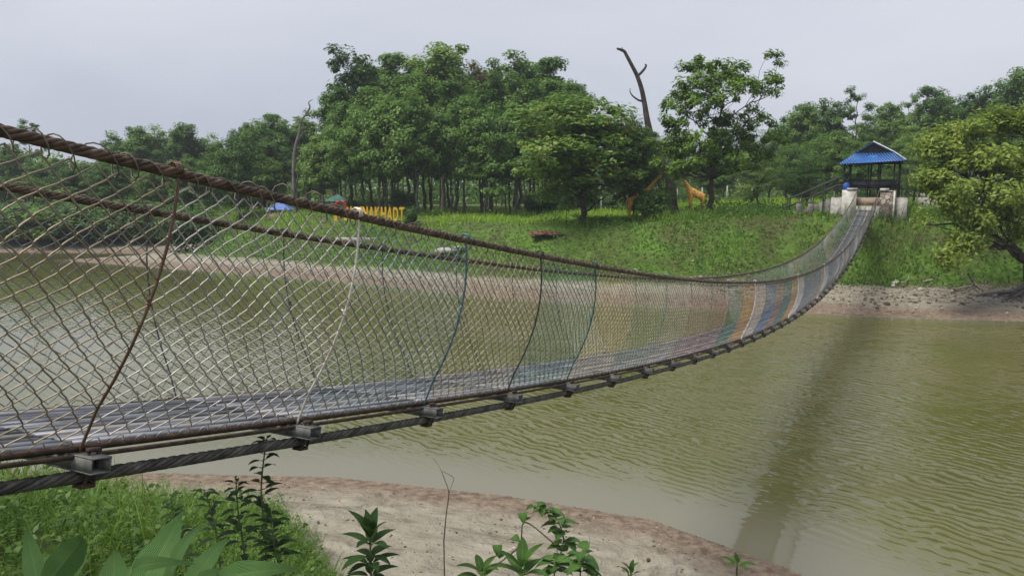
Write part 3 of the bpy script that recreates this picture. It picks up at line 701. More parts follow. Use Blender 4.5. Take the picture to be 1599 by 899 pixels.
# individually recognisable trees
place('sparse', 52, 92, 186, 'hazy open-topped tree rising above the handrail at the far left', ws=1.1)
place('sal2', 222, 90, 197, 'pale rounded tree crown left of its twin beyond the left bay', ws=1.0)
place('sal2', 290, 88, 192, 'taller of two pale rounded crowns beyond the left bay', ws=1.0)
place('broad', 372, 68, 203, 'dark domed tree above the left lawn beside the bare snag', ws=0.75)
place('sal0', 430, 88, 176, 'full green tree behind the dark domed tree', ws=.95)
place('sal1', 548, 72, 72, 'tallest dark tree at the left edge of the central wood', ws=1.0)
place('sal0', 612, 77, 84, 'broad dark crown just right of the tallest dark tree', ws=0.95)
place('sal2', 694, 72, 69, 'tall bright-topped tree in the middle of the central wood', ws=1.05)
place('salb', 752, 74, 96, 'brownish-topped tree in the central wood', ws=0.9)
place('sal1', 806, 77, 82, 'tall green tree right of the brownish-topped one', ws=1.05)
place('sal0', 852, 76, 90, 'tall green tree at the right edge of the central wood', ws=0.95)
place('broad', 908, 47, 138, 'large round dense tree standing alone on the bank above the bridge', ws=1.55)
place('sparse', 1326, 74, 136, 'tall thin tree with sky showing through, behind the blue-roofed shelter', ws=1.0)
place('sal2', 1250, 76, 160, 'leafy tree left of the thin see-through tree', ws=0.75)
place('sal1', 1292, 80, 152, 'dark tree touching the thin see-through tree', ws=0.8)
place('sal2', 1382, 78, 160, 'round pale tree right above the shelter roof', ws=0.75)
place('sal0', 1448, 78, 133, 'tall tree to the right of the round pale tree behind the shelter', ws=0.8)
place('sparse', 1415, 82, 146, 'thin dark tree between the shelter and the tall right-hand trees', ws=.9)
place('sal1', 1512, 78, 134, 'dark crown above the leaning bank tree', ws=0.85)
place('sal2', 1580, 74, 106, 'tallest tree at the right edge of the view', ws=0.85)
place('sal0', 1655, 76, 120, 'tall tree cut off by the right edge of the view', ws=0.9)
place('feather', 1040, 49.5, 205, 'small feathery tree against the dead trunk', ws=0.55)
place('feather', 1258, 48, 212, 'feathery tree left of the shelter beside the steps', ws=1.0)
place('feather', 1185, 51, 232, 'fine-leaved tree between the umbrella-shaped tree and the steps', ws=1.0)
place('feather', 1428, 56, 206, 'spreading tree behind the right side of the shelter', ws=1.0)
place('broad', 1330, 64, 228, 'dark bushy tree directly behind the shelter', ws=0.9)
place('broad', 990, 48.6, 176, 'green tree between the large round tree and the dead trunk', ws=0.62)
for x, Y, yt, w_, lab in ((190, 91, 204, .95, 'pale round crown at the left end of the hazy far row'), (252, 93, 196, .9, 'pale round crown between the twin crowns of the far row'), (322, 90, 207, .9, 'round crown just left of the dark domed tree in the far row'), (398, 89, 184, .95, 'round crown just right of the dark domed tree in the far row'), (466, 90, 172, .9, 'round crown directly behind the thin bare-topped snag'),
        (1226, 80, 172, .85, 'round crown right of the umbrella-shaped tree behind the steps'), (1272, 82, 162, .8, 'round crown behind the left end of the shelter roof'), (1352, 84, 178, .75, 'small round crown in the gap right above the roof ridge'), (1408, 80, 172, .8, 'round crown above the right eave of the shelter'), (1476, 82, 139, .8, 'round crown in the tall right-hand row, left of its dark crown'), (1545, 79, 126, .85, 'round crown in the tall right-hand row beside its tallest tree')):
    place('dome', x, Y, yt, lab, None, ws=w_)
place('sapling', 775, 58, 250, 'slender young tree in front of the dark trunks', ws=1.1)
place('bush', 1019, 45.8, 297, 'dark round bush hiding the middle of the left giraffe', ws=1.12, rz=0.4)
place('bush', 641, 51, 322, 'small clipped bush at the right end of the orange letters', ws=0.5)
place('bush', 1055, 52, 322, 'low shrub by the foot of the dead trunk', ws=0.7)
place('sapling', 885, 46, 290, 'young leafy tree beside the trunk of the large round tree', ws=1.0)
# members of the wood
G1 = 'trees of the central wood'; LB1 = 'tall straight-trunked tree inside the dense central wood'
for x, Y, yt in ((520, 70, 150), (580, 66, 135), (632, 66, 120), (668, 68, 105), (720, 65, 125), (770, 66, 115), (820, 68, 120), (868, 70, 130), (600, 80, 100), (650, 84, 92), (770, 85, 92), (830, 86, 100), (890, 82, 130)):
    place(random.choice(['sal0', 'sal1', 'sal0']), x + random.uniform(-8, 8), Y, yt + random.uniform(-8, 8), LB1, G1, ws=0.9)
for x, Y, yt, w_ in ((540, 62, 178, .8), (592, 61, 150, .85), (650, 60, 138, .85), (706, 62, 150, .85), (758, 60, 158, .8), (806, 61, 148, .8), (850, 62, 160, .8), (500, 64, 205, .8)):
    place('dome', x, Y, yt, 'domed tree along the front of the central wood', 'domed trees of the central wood', ws=w_)
for i in range(46):
    x = 530 + 380 * ((i * 0.618) % 1) + random.uniform(-12, 12); Y = random.uniform(63, 92)
    place(random.choice(['sal0', 'sal1', 'sal2']), x, Y, random.uniform(120, 205), LB1, G1, ws=random.uniform(0.55, 0.8))
G2 = 'trees beyond the left bay'; LB2 = 'hazy tree in the wooded strip beyond the left bay'
for i in range(36):
    x = -160 + 680 * ((i * 0.618 + .2) % 1); Y = random.uniform(74, 98)
    place(random.choice(['sal0', 'sal1', 'broad', 'sal2', 'broad']), x, Y, random.uniform(212, 262) - (25 if x > 380 else 0), LB2, G2, ws=random.uniform(0.8, 1.2))
G3 = 'trees behind the shelter'; LB3 = 'tree in the wooded strip behind the shelter and statues'
for i in range(34):
    x = 930 + 800 * ((i * 0.618 + .45) % 1); Y = random.uniform(60, 88)
    place(random.choice(['sal0', 'sal1', 'broad', 'feather', 'sal2']), x, Y, random.uniform(195, 255) - (22 if x > 1480 else 0), LB3, G3, ws=random.uniform(0.8, 1.2))
G4 = 'shrubs along the edge of the wood'; LB4 = 'low shrub along the edge of the wood behind the lawn'
for i in range(44):
    x = -60 + 1500 * ((i * 0.618 + .1) % 1); Y = random.uniform(60, 74)
    if 560 < x < 880 and random.random() < .55: continue
    if x < 420: Y += 14
    place('bush', x, Y, random.uniform(296, 318) - (8 if x < 420 else 0), LB4, G4, ws=random.uniform(0.9, 1.6))

# overgrown left bank
G5 = 'bushes on the overgrown left bank'; LB5 = 'bush on the overgrown bank behind the left bay of netting'
for i in range(26):
    x = -50 + 300 * ((i * 0.618 + .33) % 1); Y = random.uniform(66.5, 76)
    place('bush', x, Y, random.uniform(312, 338), LB5, G5, ws=random.uniform(1.2, 1.9))
for x, Y, yt, w_ in ((-20, 79, 262, 1.1), (45, 77, 270, 1.1), (110, 76, 258, 1.1), (175, 77, 248, 1.1), (235, 74, 262, 1.0), (300, 72, 255, 1.0), (350, 76, 236, 1.0), (420, 74, 240, 1.0), (485, 72, 250, .9)):
    place(random.choice(['dome', 'broad']), x, Y, yt, 'low spreading tree along the front of the far left wood', 'low trees along the front of the far left wood', ws=w_)
place('bush', 287, 57.5, 322, 'yellow-green shrub leaning over the sand beyond the rusty rod of the near netting', ws=.9)
# umbrella-shaped tree
UY = 45.0
def rel(pts, base, Y):
    return [tuple(pt(x, y, Y + d) - base) for x, y, d in pts]
ub = pt(1110, 345, UY); ub[2] = gz1(ub[0], UY)
def lob(x, y, d, rx, rz, wgt):
    c = pt(x, y, UY + d) - ub; k = UY / F_PX
    return (c[0], c[1], c[2], rx * k * 1.1, rx * k * 0.95, rz * k * 1.5, wgt)
ut = grow(201, [(0, 0, -.3)] + rel([(1110, 300, 0), (1112, 262, 0), (1118, 215, 0), (1130, 165, 0)], ub, UY), 0.19,
          [lob(1105, 103, 0, 42, 12, 1.2), lob(1165, 118, .5, 55, 16, 1.6), lob(1205, 118, -.5, 18, 26, .7), lob(1075, 112, 0, 16, 10, .5), lob(1130, 135, -1.0, 70, 16, 2.0), lob(1195, 155, 0, 24, 18, .6), lob(1062, 158, .8, 34, 14, 1.0), lob(1100, 160, -1, 50, 16, 1.0),
           lob(1050, 186, 0, 28, 12, .6), lob(1085, 222, -1, 58, 26, 1.8), lob(1150, 222, .8, 60, 28, 1.9), lob(1060, 245, 0, 34, 20, .9), lob(1190, 215, 0.4, 36, 24, .9), lob(1115, 255, -1.5, 70, 16, 1.2), lob(1125, 195, 1.0, 50, 20, 1.0), lob(1045, 215, .5, 34, 18, 1.0), lob(1050, 255, -.5, 34, 16, .9), lob(1090, 250, .6, 46, 16, 1.2), lob(1165, 250, .2, 50, 18, 1.2), lob(1105, 190, 0, 60, 22, 1.4), lob(1175, 185, 0, 40, 18, 1.0), lob(1090, 135, 0, 40, 14, .8)],
          235, 66, 0.25, 0.42, 0.75, 0.5, 0.38, shell=0.3, wood=M['bark_dark'], fol=M['umbrella'], name='umbrella_shaped_tree', limb=0.42)
ut.location = tuple(ub); tag(ut, 'umbrella-shaped open-branched tree with yellowish leaves right of the giraffes')

# tree leaning over the right shore
LY = 33.5
lb0 = pt(1610, 452, LY + .8); lb0[2] = gz1(lb0[0], LY + .8)
def lob2(x, y, d, rx, rz, wgt):
    c = pt(x, y, LY + d) - lb0; k = LY / F_PX
    return (c[0], c[1], c[2], rx * k, rx * k * 1.0, rz * k, wgt)
lt = grow(202, [(0, 0, -.3)] + rel([(1612, 405, .6), (1625, 340, .4), (1640, 265, .2), (1640, 190, 0)], lb0, LY), 0.30,
          [lob2(1500, 205, 0, 60, 18, 1.5), lob2(1570, 190, .5, 55, 18, 1.5), lob2(1640, 190, 0, 70, 24, 1.6), lob2(1460, 232, -.5, 38, 20, 1.1), lob2(1525, 245, -.8, 70, 24, 2.2), lob2(1590, 260, -.4, 60, 32, 1.6), lob2(1455, 275, -1, 34, 16, .9), lob2(1510, 298, -1.2, 66, 18, 1.6),
           lob2(1575, 320, -1, 50, 20, 1.2), lob2(1475, 320, -1.4, 36, 14, .7), lob2(1520, 340, -1.6, 40, 14, .6), lob2(1505, 375, -1.8, 30, 10, .5), lob2(1490, 398, -2, 24, 9, .45), lob2(1545, 362, -1.4, 30, 9, .3), lob2(1680, 260, 0, 70, 40, 1.6), lob2(1440, 345, -1.2, 16, 10, .2), lob2(1600, 360, -1, 30, 12, .35)],
          270, 105, 0.215, 0.54, 0.85, 0.42, 0.2, shell=0.15, wood=M['bark_dark'], fol=M['lean'], name='leaning_tree', limb=0.24, upw=0.6)
lt.location = tuple(lb0); tag(lt, 'yellow-green drooping tree overhanging the rubble shore on the right')
rb = MB(); rs = np.random.default_rng(44)
for i in range(15):
    an = rs.uniform(2.4, 6.3); l_ = rs.uniform(0.9, 2.6)
    s = np.linspace(0, 1, 9)
    x = np.cos(an) * l_ * s + 0.12 * np.sin(s * rs.uniform(4, 9)) ; y = np.sin(an) * l_ * s * .7 + 0.1 * np.cos(s * rs.uniform(4, 9)) - 0.1
    zz = gz(lb0[0] + x, lb0[1] + y) - lb0[2] + 0.05 + 0.5 * (1 - s)**2 + 0.12 * np.sin(s * 5 + i) * s
    rb.tube(np.stack([x, y, zz], 1), 0.07 * (1 - .8 * s) + .012, 6)
rb.build('roots', M['bark_grey'], lt, True)

# dead snag
SY = 52.0
sb = pt(1052, 338, SY); sb[2] = gz1(sb[0], SY)
sg = thing('dead_tree', 'tall bare dead trunk leaning above the giraffes with two broken forks', 'dead tree', tuple(sb))
b = MB()
def sp(pts): return np.array(rel(pts, sb, SY))
def smooth(P, n=40):
    P = np.asarray(P); k = np.arange(len(P)); q = np.linspace(0, len(P) - 1, n)
    out = np.zeros((n, 3))
    for i in range(3):
        m = np.gradient(P[:, i]); j = np.minimum(q.astype(int), len(P) - 2); u = q - j
        out[:, i] = (2 * u**3 - 3 * u**2 + 1) * P[j, i] + (u**3 - 2 * u**2 + u) * m[j] + (-2 * u**3 + 3 * u**2) * P[j + 1, i] + (u**3 - u**2) * m[j + 1]
    return out
path = smooth(sp([(1053, 345, 0), (1050, 318, 0), (1048, 285, 0), (1034, 255, 0), (1020, 225, 0), (1011, 190, 0), (1007, 165, 0), (1002, 140, 0), (995, 119, 0), (988, 105, 0), (979, 88, 0), (974, 80, 0), (963, 76, 0)]), 60)
b.tube(path, np.interp(np.linspace(0, 1, 60), [0, .05, .25, .5, .75, .95, 1], [.46, .34, .27, .165, .12, .095, .06]), 8)
b.tube(smooth(sp([(995, 119, 0), (1001, 114, -.1), (1007, 107, -.1), (1009, 102, -.1), (1007, 101, -.1)]), 14), np.linspace(.10, .05, 14), 6)
b.tube(smooth(sp([(1002, 158, 0), (996, 156, 0), (988, 150, 0), (984, 144, 0), (984, 138, 0)]), 14), np.linspace(.08, .02, 14), 6)
b.tube(smooth(sp([(974, 80, 0), (971.5, 77, 0), (971.5, 74, 0)]), 6), 0.03, 5)
b.build('trunk', M['bark_dark'], sg, True)
# thin bare snag left
SY2 = 64.0
s2 = pt(462, 338, SY2); s2[2] = gz1(s2[0], SY2)
sg2 = thing('dead_tree', 'pale bare-topped dead tree beside the left end of the central wood', 'dead tree', tuple(s2))
b = MB()
def sp2(pts): return np.array(rel(pts, s2, SY2))
b.tube(smooth(sp2([(462, 342, 0), (459, 290, 0), (460, 240, 0), (468, 205, 0), (470, 190, 0), (478, 178, 0), (477, 172, 0)]), 40), np.linspace(.19, .035, 40), 7)
for q in ([(470, 188, 0), (464, 184, 0), (456, 183, 0)], [(476, 180, 0), (482, 181, 0), (489, 181, 0)], [(478, 178, 0), (484, 168, 0), (482, 160, 0), (488, 156, 0)], [(461, 225, 0), (468, 215, 0), (474, 208, 0)], [(460, 300, 0), (466, 270, 0), (466, 245, 0)]):
    b.tube(smooth(sp2(q), 12), np.linspace(.09, .025, 12), 5)
b.build('trunk', M['bark_grey'], sg2, True)

# far-off wood closing the view
rs = np.random.default_rng(55)
n = 80000
X = rs.uniform(-150, 130, n); Y = rs.uniform(100, 112, n)
hh = 5.0 + 0.8 * wob(X * .35, Y * 0, 0, 4) ; Z = 3 + hh * rs.random(n)**0.8
V, F = diamonds(np.stack([X, Y, Z], 1), np.array([0, -.5, .7]) + rs.normal(size=(n, 3)) * .5, rs.uniform(.35, .7, n), 0.6, rs)
b = MB(); b.add(V, F); tag(b.build('distant_woodland', M['sal']), kind='stuff')
# ------------------------------------------------------------------ bank cover and lawn
def cover(n, xr, yr, size, ht, keep, mat, name, ratio=0.6, up=0.9, seed=66):
    rs = np.random.default_rng(seed)
    X = rs.uniform(*xr, n); Y = rs.uniform(*yr, n)
    z_, sd_, di, isf, d = ground_info(X, Y)
    m = keep(X, Y, z_, sd_, di, isf, d, rs.random(n))
    X, Y, z_ = X[m], Y[m], z_[m]; n = len(X)
    hmp = np.clip(0.6 + 0.5 * wob(X * 1.2, Y * 1.2, 1, 6), 0.1, 1.6)
    C = np.stack([X, Y, z_ + ht * hmp * rs.random(n)**0.7 + 0.02], 1)
    V, F = diamonds(C, np.array([0, -.2, up]) + rs.normal(size=(n, 3)) * .5, size * rs.uniform(.6, 1.4, n), ratio, rs)
    b = MB(); b.add(V, F); return tag(b.build(name, mat), kind='stuff')
cover(330000, (-58, 36), (30, 72), 0.125, 0.75, lambda X, Y, z, s, di, isf, d, u: isf & (di > 0) & (s < 0.5) & (d < 15) & (u < np.where((X < 4), np.clip(1.0 - (d - 5.5) / 5, 0.06, 1), 1)), M['cover'], 'bank_creeper')
def blades(n, xr, yr, ln, wd, keep, mat, name, seed, bend=0.5, hv=0.6):
    rs = np.random.default_rng(seed)
    X = rs.uniform(*xr, n); Y = rs.uniform(*yr, n)
    z_, sd_, di, isf, d = ground_info(X, Y)
    m = keep(X, Y, z_, sd_, di, isf, d, rs.random(n)); X, Y, z_ = X[m], Y[m], z_[m]; n = len(X)
    l_ = ln * rs.uniform(.5, 1.3, n) * np.clip(0.75 + hv * wob(X * 1.7, Y * 1.7, 1, 6), 0.25, 1.6)
    a = rs.uniform(0, 6.28, n); be = rs.uniform(.1, 1.0, n) * bend
    s = np.array([0, .4, .75, 1.0]); ww = wd * np.array([1, .85, .5, .06])
    P = np.stack([X[:, None] + np.cos(a)[:, None] * (l_ * be)[:, None] * s**2, Y[:, None] + np.sin(a)[:, None] * (l_ * be)[:, None] * s**2, z_[:, None] - .03 + l_[:, None] * s * (1 - .35 * be[:, None] * s)], -1)
    f = rs.uniform(0, 6.28, n); S = np.stack([np.cos(f), np.sin(f), np.zeros(n)], 1)
    sc = rs.uniform(.6, 1.4, n)[:, None, None]
    A_ = P + S[:, None] * (ww[None, :, None] * sc); B_ = P - S[:, None] * (ww[None, :, None] * sc)
    V = np.stack([A_, B_], 2).reshape(n, 8, 3)
    base = np.arange(n)[:, None] * 8
    F = np.concatenate([base + np.array([[0, 1, 3, 2]]), base + np.array([[2, 3, 5, 4]]), base + np.array([[4, 5, 7, 6]])])
    b = MB(); b.add(V.reshape(-1, 3), F); return tag(b.build(name, mat), kind='stuff')
blades(115000, (-62, 34), (38, 76), 0.42, 0.024, lambda X, Y, z, s, di, isf, d, u: isf & (di > 0) & (s < 0.4) & (d > np.where(X < -4, 6.5, 9.0)), M['lawn'], 'lawn_grass', 67, .7)
blades(16000, (8, 34), (32, 46), 0.6, 0.02, lambda X, Y, z, s, di, isf, d, u: isf & (di > 0) & (s < 0.35) & (d > 4.5), M['grass'], 'bank_grass', 68, .7)
# ------------------------------------------------------------------ objects on the far bank
M['white'] = mat_noise('weathered_whitewash', (0.30, 0.29, 0.26), (0.55, 0.53, 0.49), 4, 0.9, bump=.01, spec=.2)
M['concrete'] = mat_noise('grey_concrete', (0.24, 0.235, 0.215), (0.42, 0.41, 0.38), 5, 0.9, bump=.01, spec=.2)
M['old_concrete'] = mat_noise('dark_old_concrete', (0.08, 0.078, 0.07), (0.20, 0.195, 0.175), 4, 0.9, bump=.01, spec=.2)
M['planks'] = mat_noise('weathered_brown_planks', (0.20, 0.145, 0.095), (0.36, 0.27, 0.19), 5, 0.85, spec=.2)
M['steel_dark'] = mat_noise('dark_painted_steel', (0.012, 0.013, 0.016), (0.035, 0.036, 0.04), 6, 0.5)
def stone_mat():
    m, nt, p, out = newmat('rubble_masonry')
    tc = N(nt, 'ShaderNodeTexCoord'); v = N(nt, 'ShaderNodeTexVoronoi', i_Scale=5.5); L(nt, tc.outputs['Object'], v.inputs['Vector'])
    e = N(nt, 'ShaderNodeTexVoronoi', feature='DISTANCE_TO_EDGE', i_Scale=5.5); L(nt, tc.outputs['Object'], e.inputs['Vector'])
    c = N(nt, 'ShaderNodeValToRGB'); L(nt, v.outputs['Color'], c.inputs[0])
    c.color_ramp.elements[0].color = (0.05, 0.04, 0.035, 1); c.color_ramp.elements[1].color = (0.40, 0.34, 0.28, 1)
    s = N(nt, 'ShaderNodeMapRange'); s.inputs['From Max'].default_value = 0.07; L(nt, e.outputs['Distance'], s.inputs['Value'])
    k = N(nt, 'ShaderNodeMix', data_type='RGBA'); L(nt, s.outputs[0], k.inputs[0]); k.inputs[6].default_value = (0.10, 0.09, 0.08, 1); L(nt, c.outputs[0], k.inputs[7]); L(nt, k.outputs[2], p.inputs['Base Color'])
    b = N(nt, 'ShaderNodeBump', i_Distance=0.05); L(nt, s.outputs[0], b.inputs['Height']); L(nt, b.outputs[0], p.inputs['Normal']); p.inputs['Roughness'].default_value = .9
    return m
M['stone'] = stone_mat()
def roof_mat():
    m, nt, p, out = newmat('blue_corrugated_sheet')
    tc = N(nt, 'ShaderNodeTexCoord'); wv = N(nt, 'ShaderNodeTexWave', wave_type='BANDS', bands_direction='X', i_Scale=2.6); L(nt, tc.outputs['Object'], wv.inputs['Vector'])
    nz = N(nt, 'ShaderNodeTexNoise', i_Scale=1.5, i_Detail=5.0); L(nt, tc.outputs['Object'], nz.inputs['Vector'])
    c = N(nt, 'ShaderNodeValToRGB'); L(nt, nz.outputs['Fac'], c.inputs[0]); c.color_ramp.elements[0].position = .3; c.color_ramp.elements[1].position = .7
    c.color_ramp.elements[0].color = (0.028, 0.105, 0.33, 1); c.color_ramp.elements[1].color = (0.055, 0.175, 0.46, 1)
    L(nt, c.outputs[0], p.inputs['Base Color'])
    b = N(nt, 'ShaderNodeBump', i_Distance=0.04); L(nt, wv.outputs['Fac'], b.inputs['Height']); L(nt, b.outputs[0], p.inputs['Normal']); p.inputs['Roughness'].default_value = .45
    return m
M['blueroof'] = roof_mat()

# local frame of the far abutment: u across (to the right in view), v along the bridge away from the camera
E0 = B(T1, pctr(T1), 0); UX = -BP
def lp(u, v, z): return E0 + UX * u + BT * v + np.array([0, 0, z])
AX = np.array([UX, BT, [0, 0, 1.0]])
GZ = 3.85 - EYE      # ground at the abutment relative to the eye
def block(b, u0, u1, v0, v1, z0, z1): b.box(lp((u0 + u1) / 2, (v0 + v1) / 2, (z0 + z1) / 2), (u1 - u0, v1 - v0, z1 - z0), AX)
def part(name, mat, parent, fn, smooth_=False):
    b = MB(); fn(b); pl = np.array(parent.location) if parent.parent is None else np.array(parent.parent.location)
    b.V = [v - pl for v in b.V]
    return b.build(name, mat, parent, smooth_)
DZ = float(zc(T1)) + 0.11
ab = thing('bridge_abutment', 'stone and concrete abutment with two anchor pillars at the far end of the bridge', 'abutment', tuple(lp(0, .5, GZ)))
def f(b):
    block(b, -1.22, -0.55, 0.05, 0.75, GZ - .6, -0.22)
o = part('left_anchor_pillar', M['white'], ab, f); o.name = 'anchor_pillar'
part('pillar_cap', M['white'], o, lambda b: block(b, -1.0, -0.52, 0.02, 0.78, -0.218, -0.12))
o2 = part('anchor_pillar', M['stone'], ab, lambda b: block(b, 0.55, 1.22, 0.05, 0.75, GZ - .6, -0.28))
part('pillar_cap', M['white'], o2, lambda b: block(b, 0.52, 0.92, 0.02, 0.78, -0.278, -0.13))
part('pillar_edge', M['white'], o2, lambda b: (block(b, 1.15, 1.235, 0.03, 0.045, GZ - .6, -0.27), block(b, 0.92, 1.235, 0.03, 0.77, -0.278, -0.25)))
part('wing_wall', M['concrete'], ab, lambda b: block(b, -1.75, -1.225, 0.25, 0.95, GZ - .8, -0.62))
part('wing_wall', M['concrete'], ab, lambda b: block(b, 1.24, 1.78, 0.25, 0.95, GZ - .8, -0.60))
part('sill_beam', M['planks'], ab, lambda b: block(b, -0.545, 0.545, 0.35, 0.65, -1.0, -0.64))
part('footing', M['concrete'], ab, lambda b: block(b, -0.545, 0.545, 0.08, 0.72, GZ - .8, -1.02))

# shelter
V0, V1 = 1.2, 5.2
U0, U1 = -1.25, 1.32
sh = thing('shelter', 'open black-framed shelter with a blue sheet roof at the far end of the bridge', 'shelter', tuple(lp(.3, 3, GZ)))
ZF = -0.62; ZE = 1.17
part('floor_slab', M['concrete'], sh, lambda b: block(b, U0 - .25, U1 + .25, V0 - .15, V1 + .2, GZ - .6, ZF))
for u in (U0, U0 + 0.32, U0 + 1.15, U1 - 0.95, U1 - .22, U1):
    part('post', M['steel_dark'], sh, lambda b: block(b, u - .035, u + .035, V0, V0 + .07, ZF, ZE))
for u in (U0, U0 + 1.1, U1 - 1.0, U1):
    part('post', M['steel_dark'], sh, lambda b: block(b, u - .035, u + .035, V1 - .07, V1, ZF, ZE))
part('tie_beam', M['steel_dark'], sh, lambda b: (block(b, U0 - .1, U1 + .1, V0 - .01, V0 + .06, ZE, ZE + .1), block(b, U0 - .1, U1 + .1, V1 - .06, V1 + .01, ZE, ZE + .1), block(b, U0 - .03, U0 + .05, V0 + .07, V1 - .07, ZE, ZE + .1), block(b, U1 - .05, U1 + .03, V0 + .07, V1 - .07, ZE, ZE + .1)))
M['screen'] = mat_noise('dark_sheet_panel', (0.03, 0.035, 0.04), (0.07, 0.08, 0.085), 3, .6)
def rails_(b):
    for z_ in (-0.20, 0.02, 0.30): block(b, U0 + .04, U1 - .04, V0 + .075, V0 + .105, z_, z_ + .04)
    for u in np.arange(U0 + .2, U1, .42): block(b, u, u + .02, V0 + .107, V0 + .125, ZF, 0.30)
part('railing', M['steel_dark'], sh, rails_)
part('panel', M['screen'], sh, lambda b: block(b, U0 + .05, U1 - .05, V0 + .13, V0 + .15, -0.15, 0.28))
part('bench', M['planks'], sh, lambda b: (block(b, U0 + .3, U1 - .3, V1 - .65, V1 - .25, -0.2, -0.15), block(b, U0 + .4, U0 + .5, V1 - .6, V1 - .3, ZF, -.2), block(b, U1 - .5, U1 - .4, V1 - .6, V1 - .3, ZF, -.2)))
# hip-and-gable roof
ov = 0.27; e0, e1 = U0 - ov, U1 + ov; f0, f1 = V0 - .55, V1 + .4
zl, zr = ZE - 0.06, ZE + 0.08   # eave sags a little to the left
uc = (U0 + U1) / 2; ZM = ZE + 0.52; ZR = ZE + 1.06; g0, g1 = U0 + .45, U1 - .35; vg = V0 + .35
def skirt(b):
    A = [lp(e0, f0, zl), lp(e1, f0, zr), lp(g1, vg, ZM + .02), lp(g0, vg, ZM)]
    dn = np.array([0, 0, -.03]); b.add(A + [p_ + dn for p_ in A], [[0, 1, 2, 3], [7, 6, 5, 4], [0, 4, 5, 1], [1, 5, 6, 2], [2, 6, 7, 3], [3, 7, 4, 0]])
rf = part('roof', M['blueroof'], sh, skirt)
rf.data.materials[0] = M['blueroof']
def slopes(b):
    for A in ([lp(e0, f0 + .02, zl + .004), lp(g0 - .02, vg, ZM + .004), lp(uc, vg - .25, ZR), lp(uc, f1, ZR), lp(e0, f1, zl)], [lp(e1, f0 + .02, zr + .004), lp(e1, f1, zr), lp(uc, f1, ZR + .004), lp(uc, vg - .25, ZR + .004), lp(g1 + .02, vg, ZM + .02)]):
        dn = np.array([0, 0, -.04]); n = len(A)
        b.add(A, [list(range(n))]); b.add([p_ + dn for p_ in A], [list(range(n))[::-1]])
        b.add(A + [p_ + dn for p_ in A], [[i, (i + 1) % n, n + (i + 1) % n, n + i] for i in range(n)])
part('roof_slope', M['blueroof'], sh, slopes)
M['edge'] = mat_noise('pale_flashing', (0.35, 0.36, 0.38), (0.6, 0.6, 0.62), 6, .5)
part('roof_edge', M['edge'], sh, lambda b: (b.tube([lp(uc, vg - .27, ZR + .02), lp(g1 + .02, vg - .02, ZM + .05), lp(e1 + .02, f0, zr + .03)], .035, 4),))
part('gable', M['steel_dark'], sh, lambda b: (b.add([lp(g0 + .05, vg + .05, ZM), lp(g1 - .05, vg + .05, ZM), lp(uc, vg + .05, ZR - .06)], [[0, 1, 2]]), b.add([lp(g0 + .05, vg + .09, ZM), lp(g1 - .05, vg + .09, ZM), lp(uc, vg + .09, ZR - .06)], [[2, 1, 0]])))
M['bluecloth'] = mat_noise('blue_plastic', (0.01, 0.045, 0.22), (0.02, 0.09, 0.40), 5, .6)
bc = MB(); c0 = lp(-1.15, 0.45, -0.215)
an = np.linspace(0, 2 * np.pi, 15)[:-1]
prof = [(0.02, 0.36), (0.09, 0.34), (0.15, 0.26), (0.17, 0.14), (0.15, 0.0)]
V = np.array([[r_ * np.cos(a_) * (1 + .15 * np.sin(3 * a_)), r_ * np.sin(a_), z_ + .02 * np.sin(5 * a_)] for r_, z_ in prof for a_ in an])
ii = np.arange(len(V)).reshape(len(prof), -1); nn = np.roll(ii, -1, 1)
bc.add(V, np.stack([ii[:-1], ii[1:], nn[1:], nn[:-1]], -1).reshape(-1, 4)); bc.add(V[:14], [list(range(14))])
o = bc.build('plastic_sack', M['bluecloth'], None, True); o.location = tuple(c0 + np.array([0.1, 0, 0]))
tag(o, 'bright blue sack sitting on the left white anchor pillar', 'sack')

# steps with handrails left of the abutment
st = thing('staircase', 'steps with black pipe handrails left of the abutment', 'staircase', tuple(lp(-2.2, 1.2, GZ)))
def steps(b):
    for i in range(7): block(b, -3.6 + i * .3, -3.6 + (i + 1) * .3, 1.1, 2.1, GZ - .7, GZ - .1 + (i + 1) * .14)
part('step_flight', M['old_concrete'], st, steps)
def hand(v):
    def f(b):
        for dz in (0.9, 0.5): b.tube([lp(-4.1, v, GZ - .1 + dz - .1), lp(-3.6, v, GZ + dz), lp(-1.55, v, GZ + .98 + dz), lp(-1.3, v, GZ + .98 + dz)], 0.03, 6)
        for i in range(5):
            u = -4.0 + i * .6; b.tube([lp(u, v, GZ - .3), lp(u, v, GZ + .9 + max(0, (u + 3.6)) * .47)], 0.026, 6)
    return f
part('handrail', M['steel_dark'], st, hand(1.04)); part('handrail', M['steel_dark'], st, hand(2.16))
for u, lab in ((-3.35, 'short white post at the foot of the black handrail, farther from the abutment'), (-2.75, 'short white post below the black handrail, nearer the abutment')):
    b = MB(); P_ = lp(u, 0.75, GZ); b.box(np.array([0, 0, .15]), (.26, .26, .85), AX); b.box(np.array([0, 0, .6]), (.30, .30, .06), AX)
    o = b.build('stone_post', M['old_concrete']); o.location = tuple(P_); tag(o, lab, 'post')
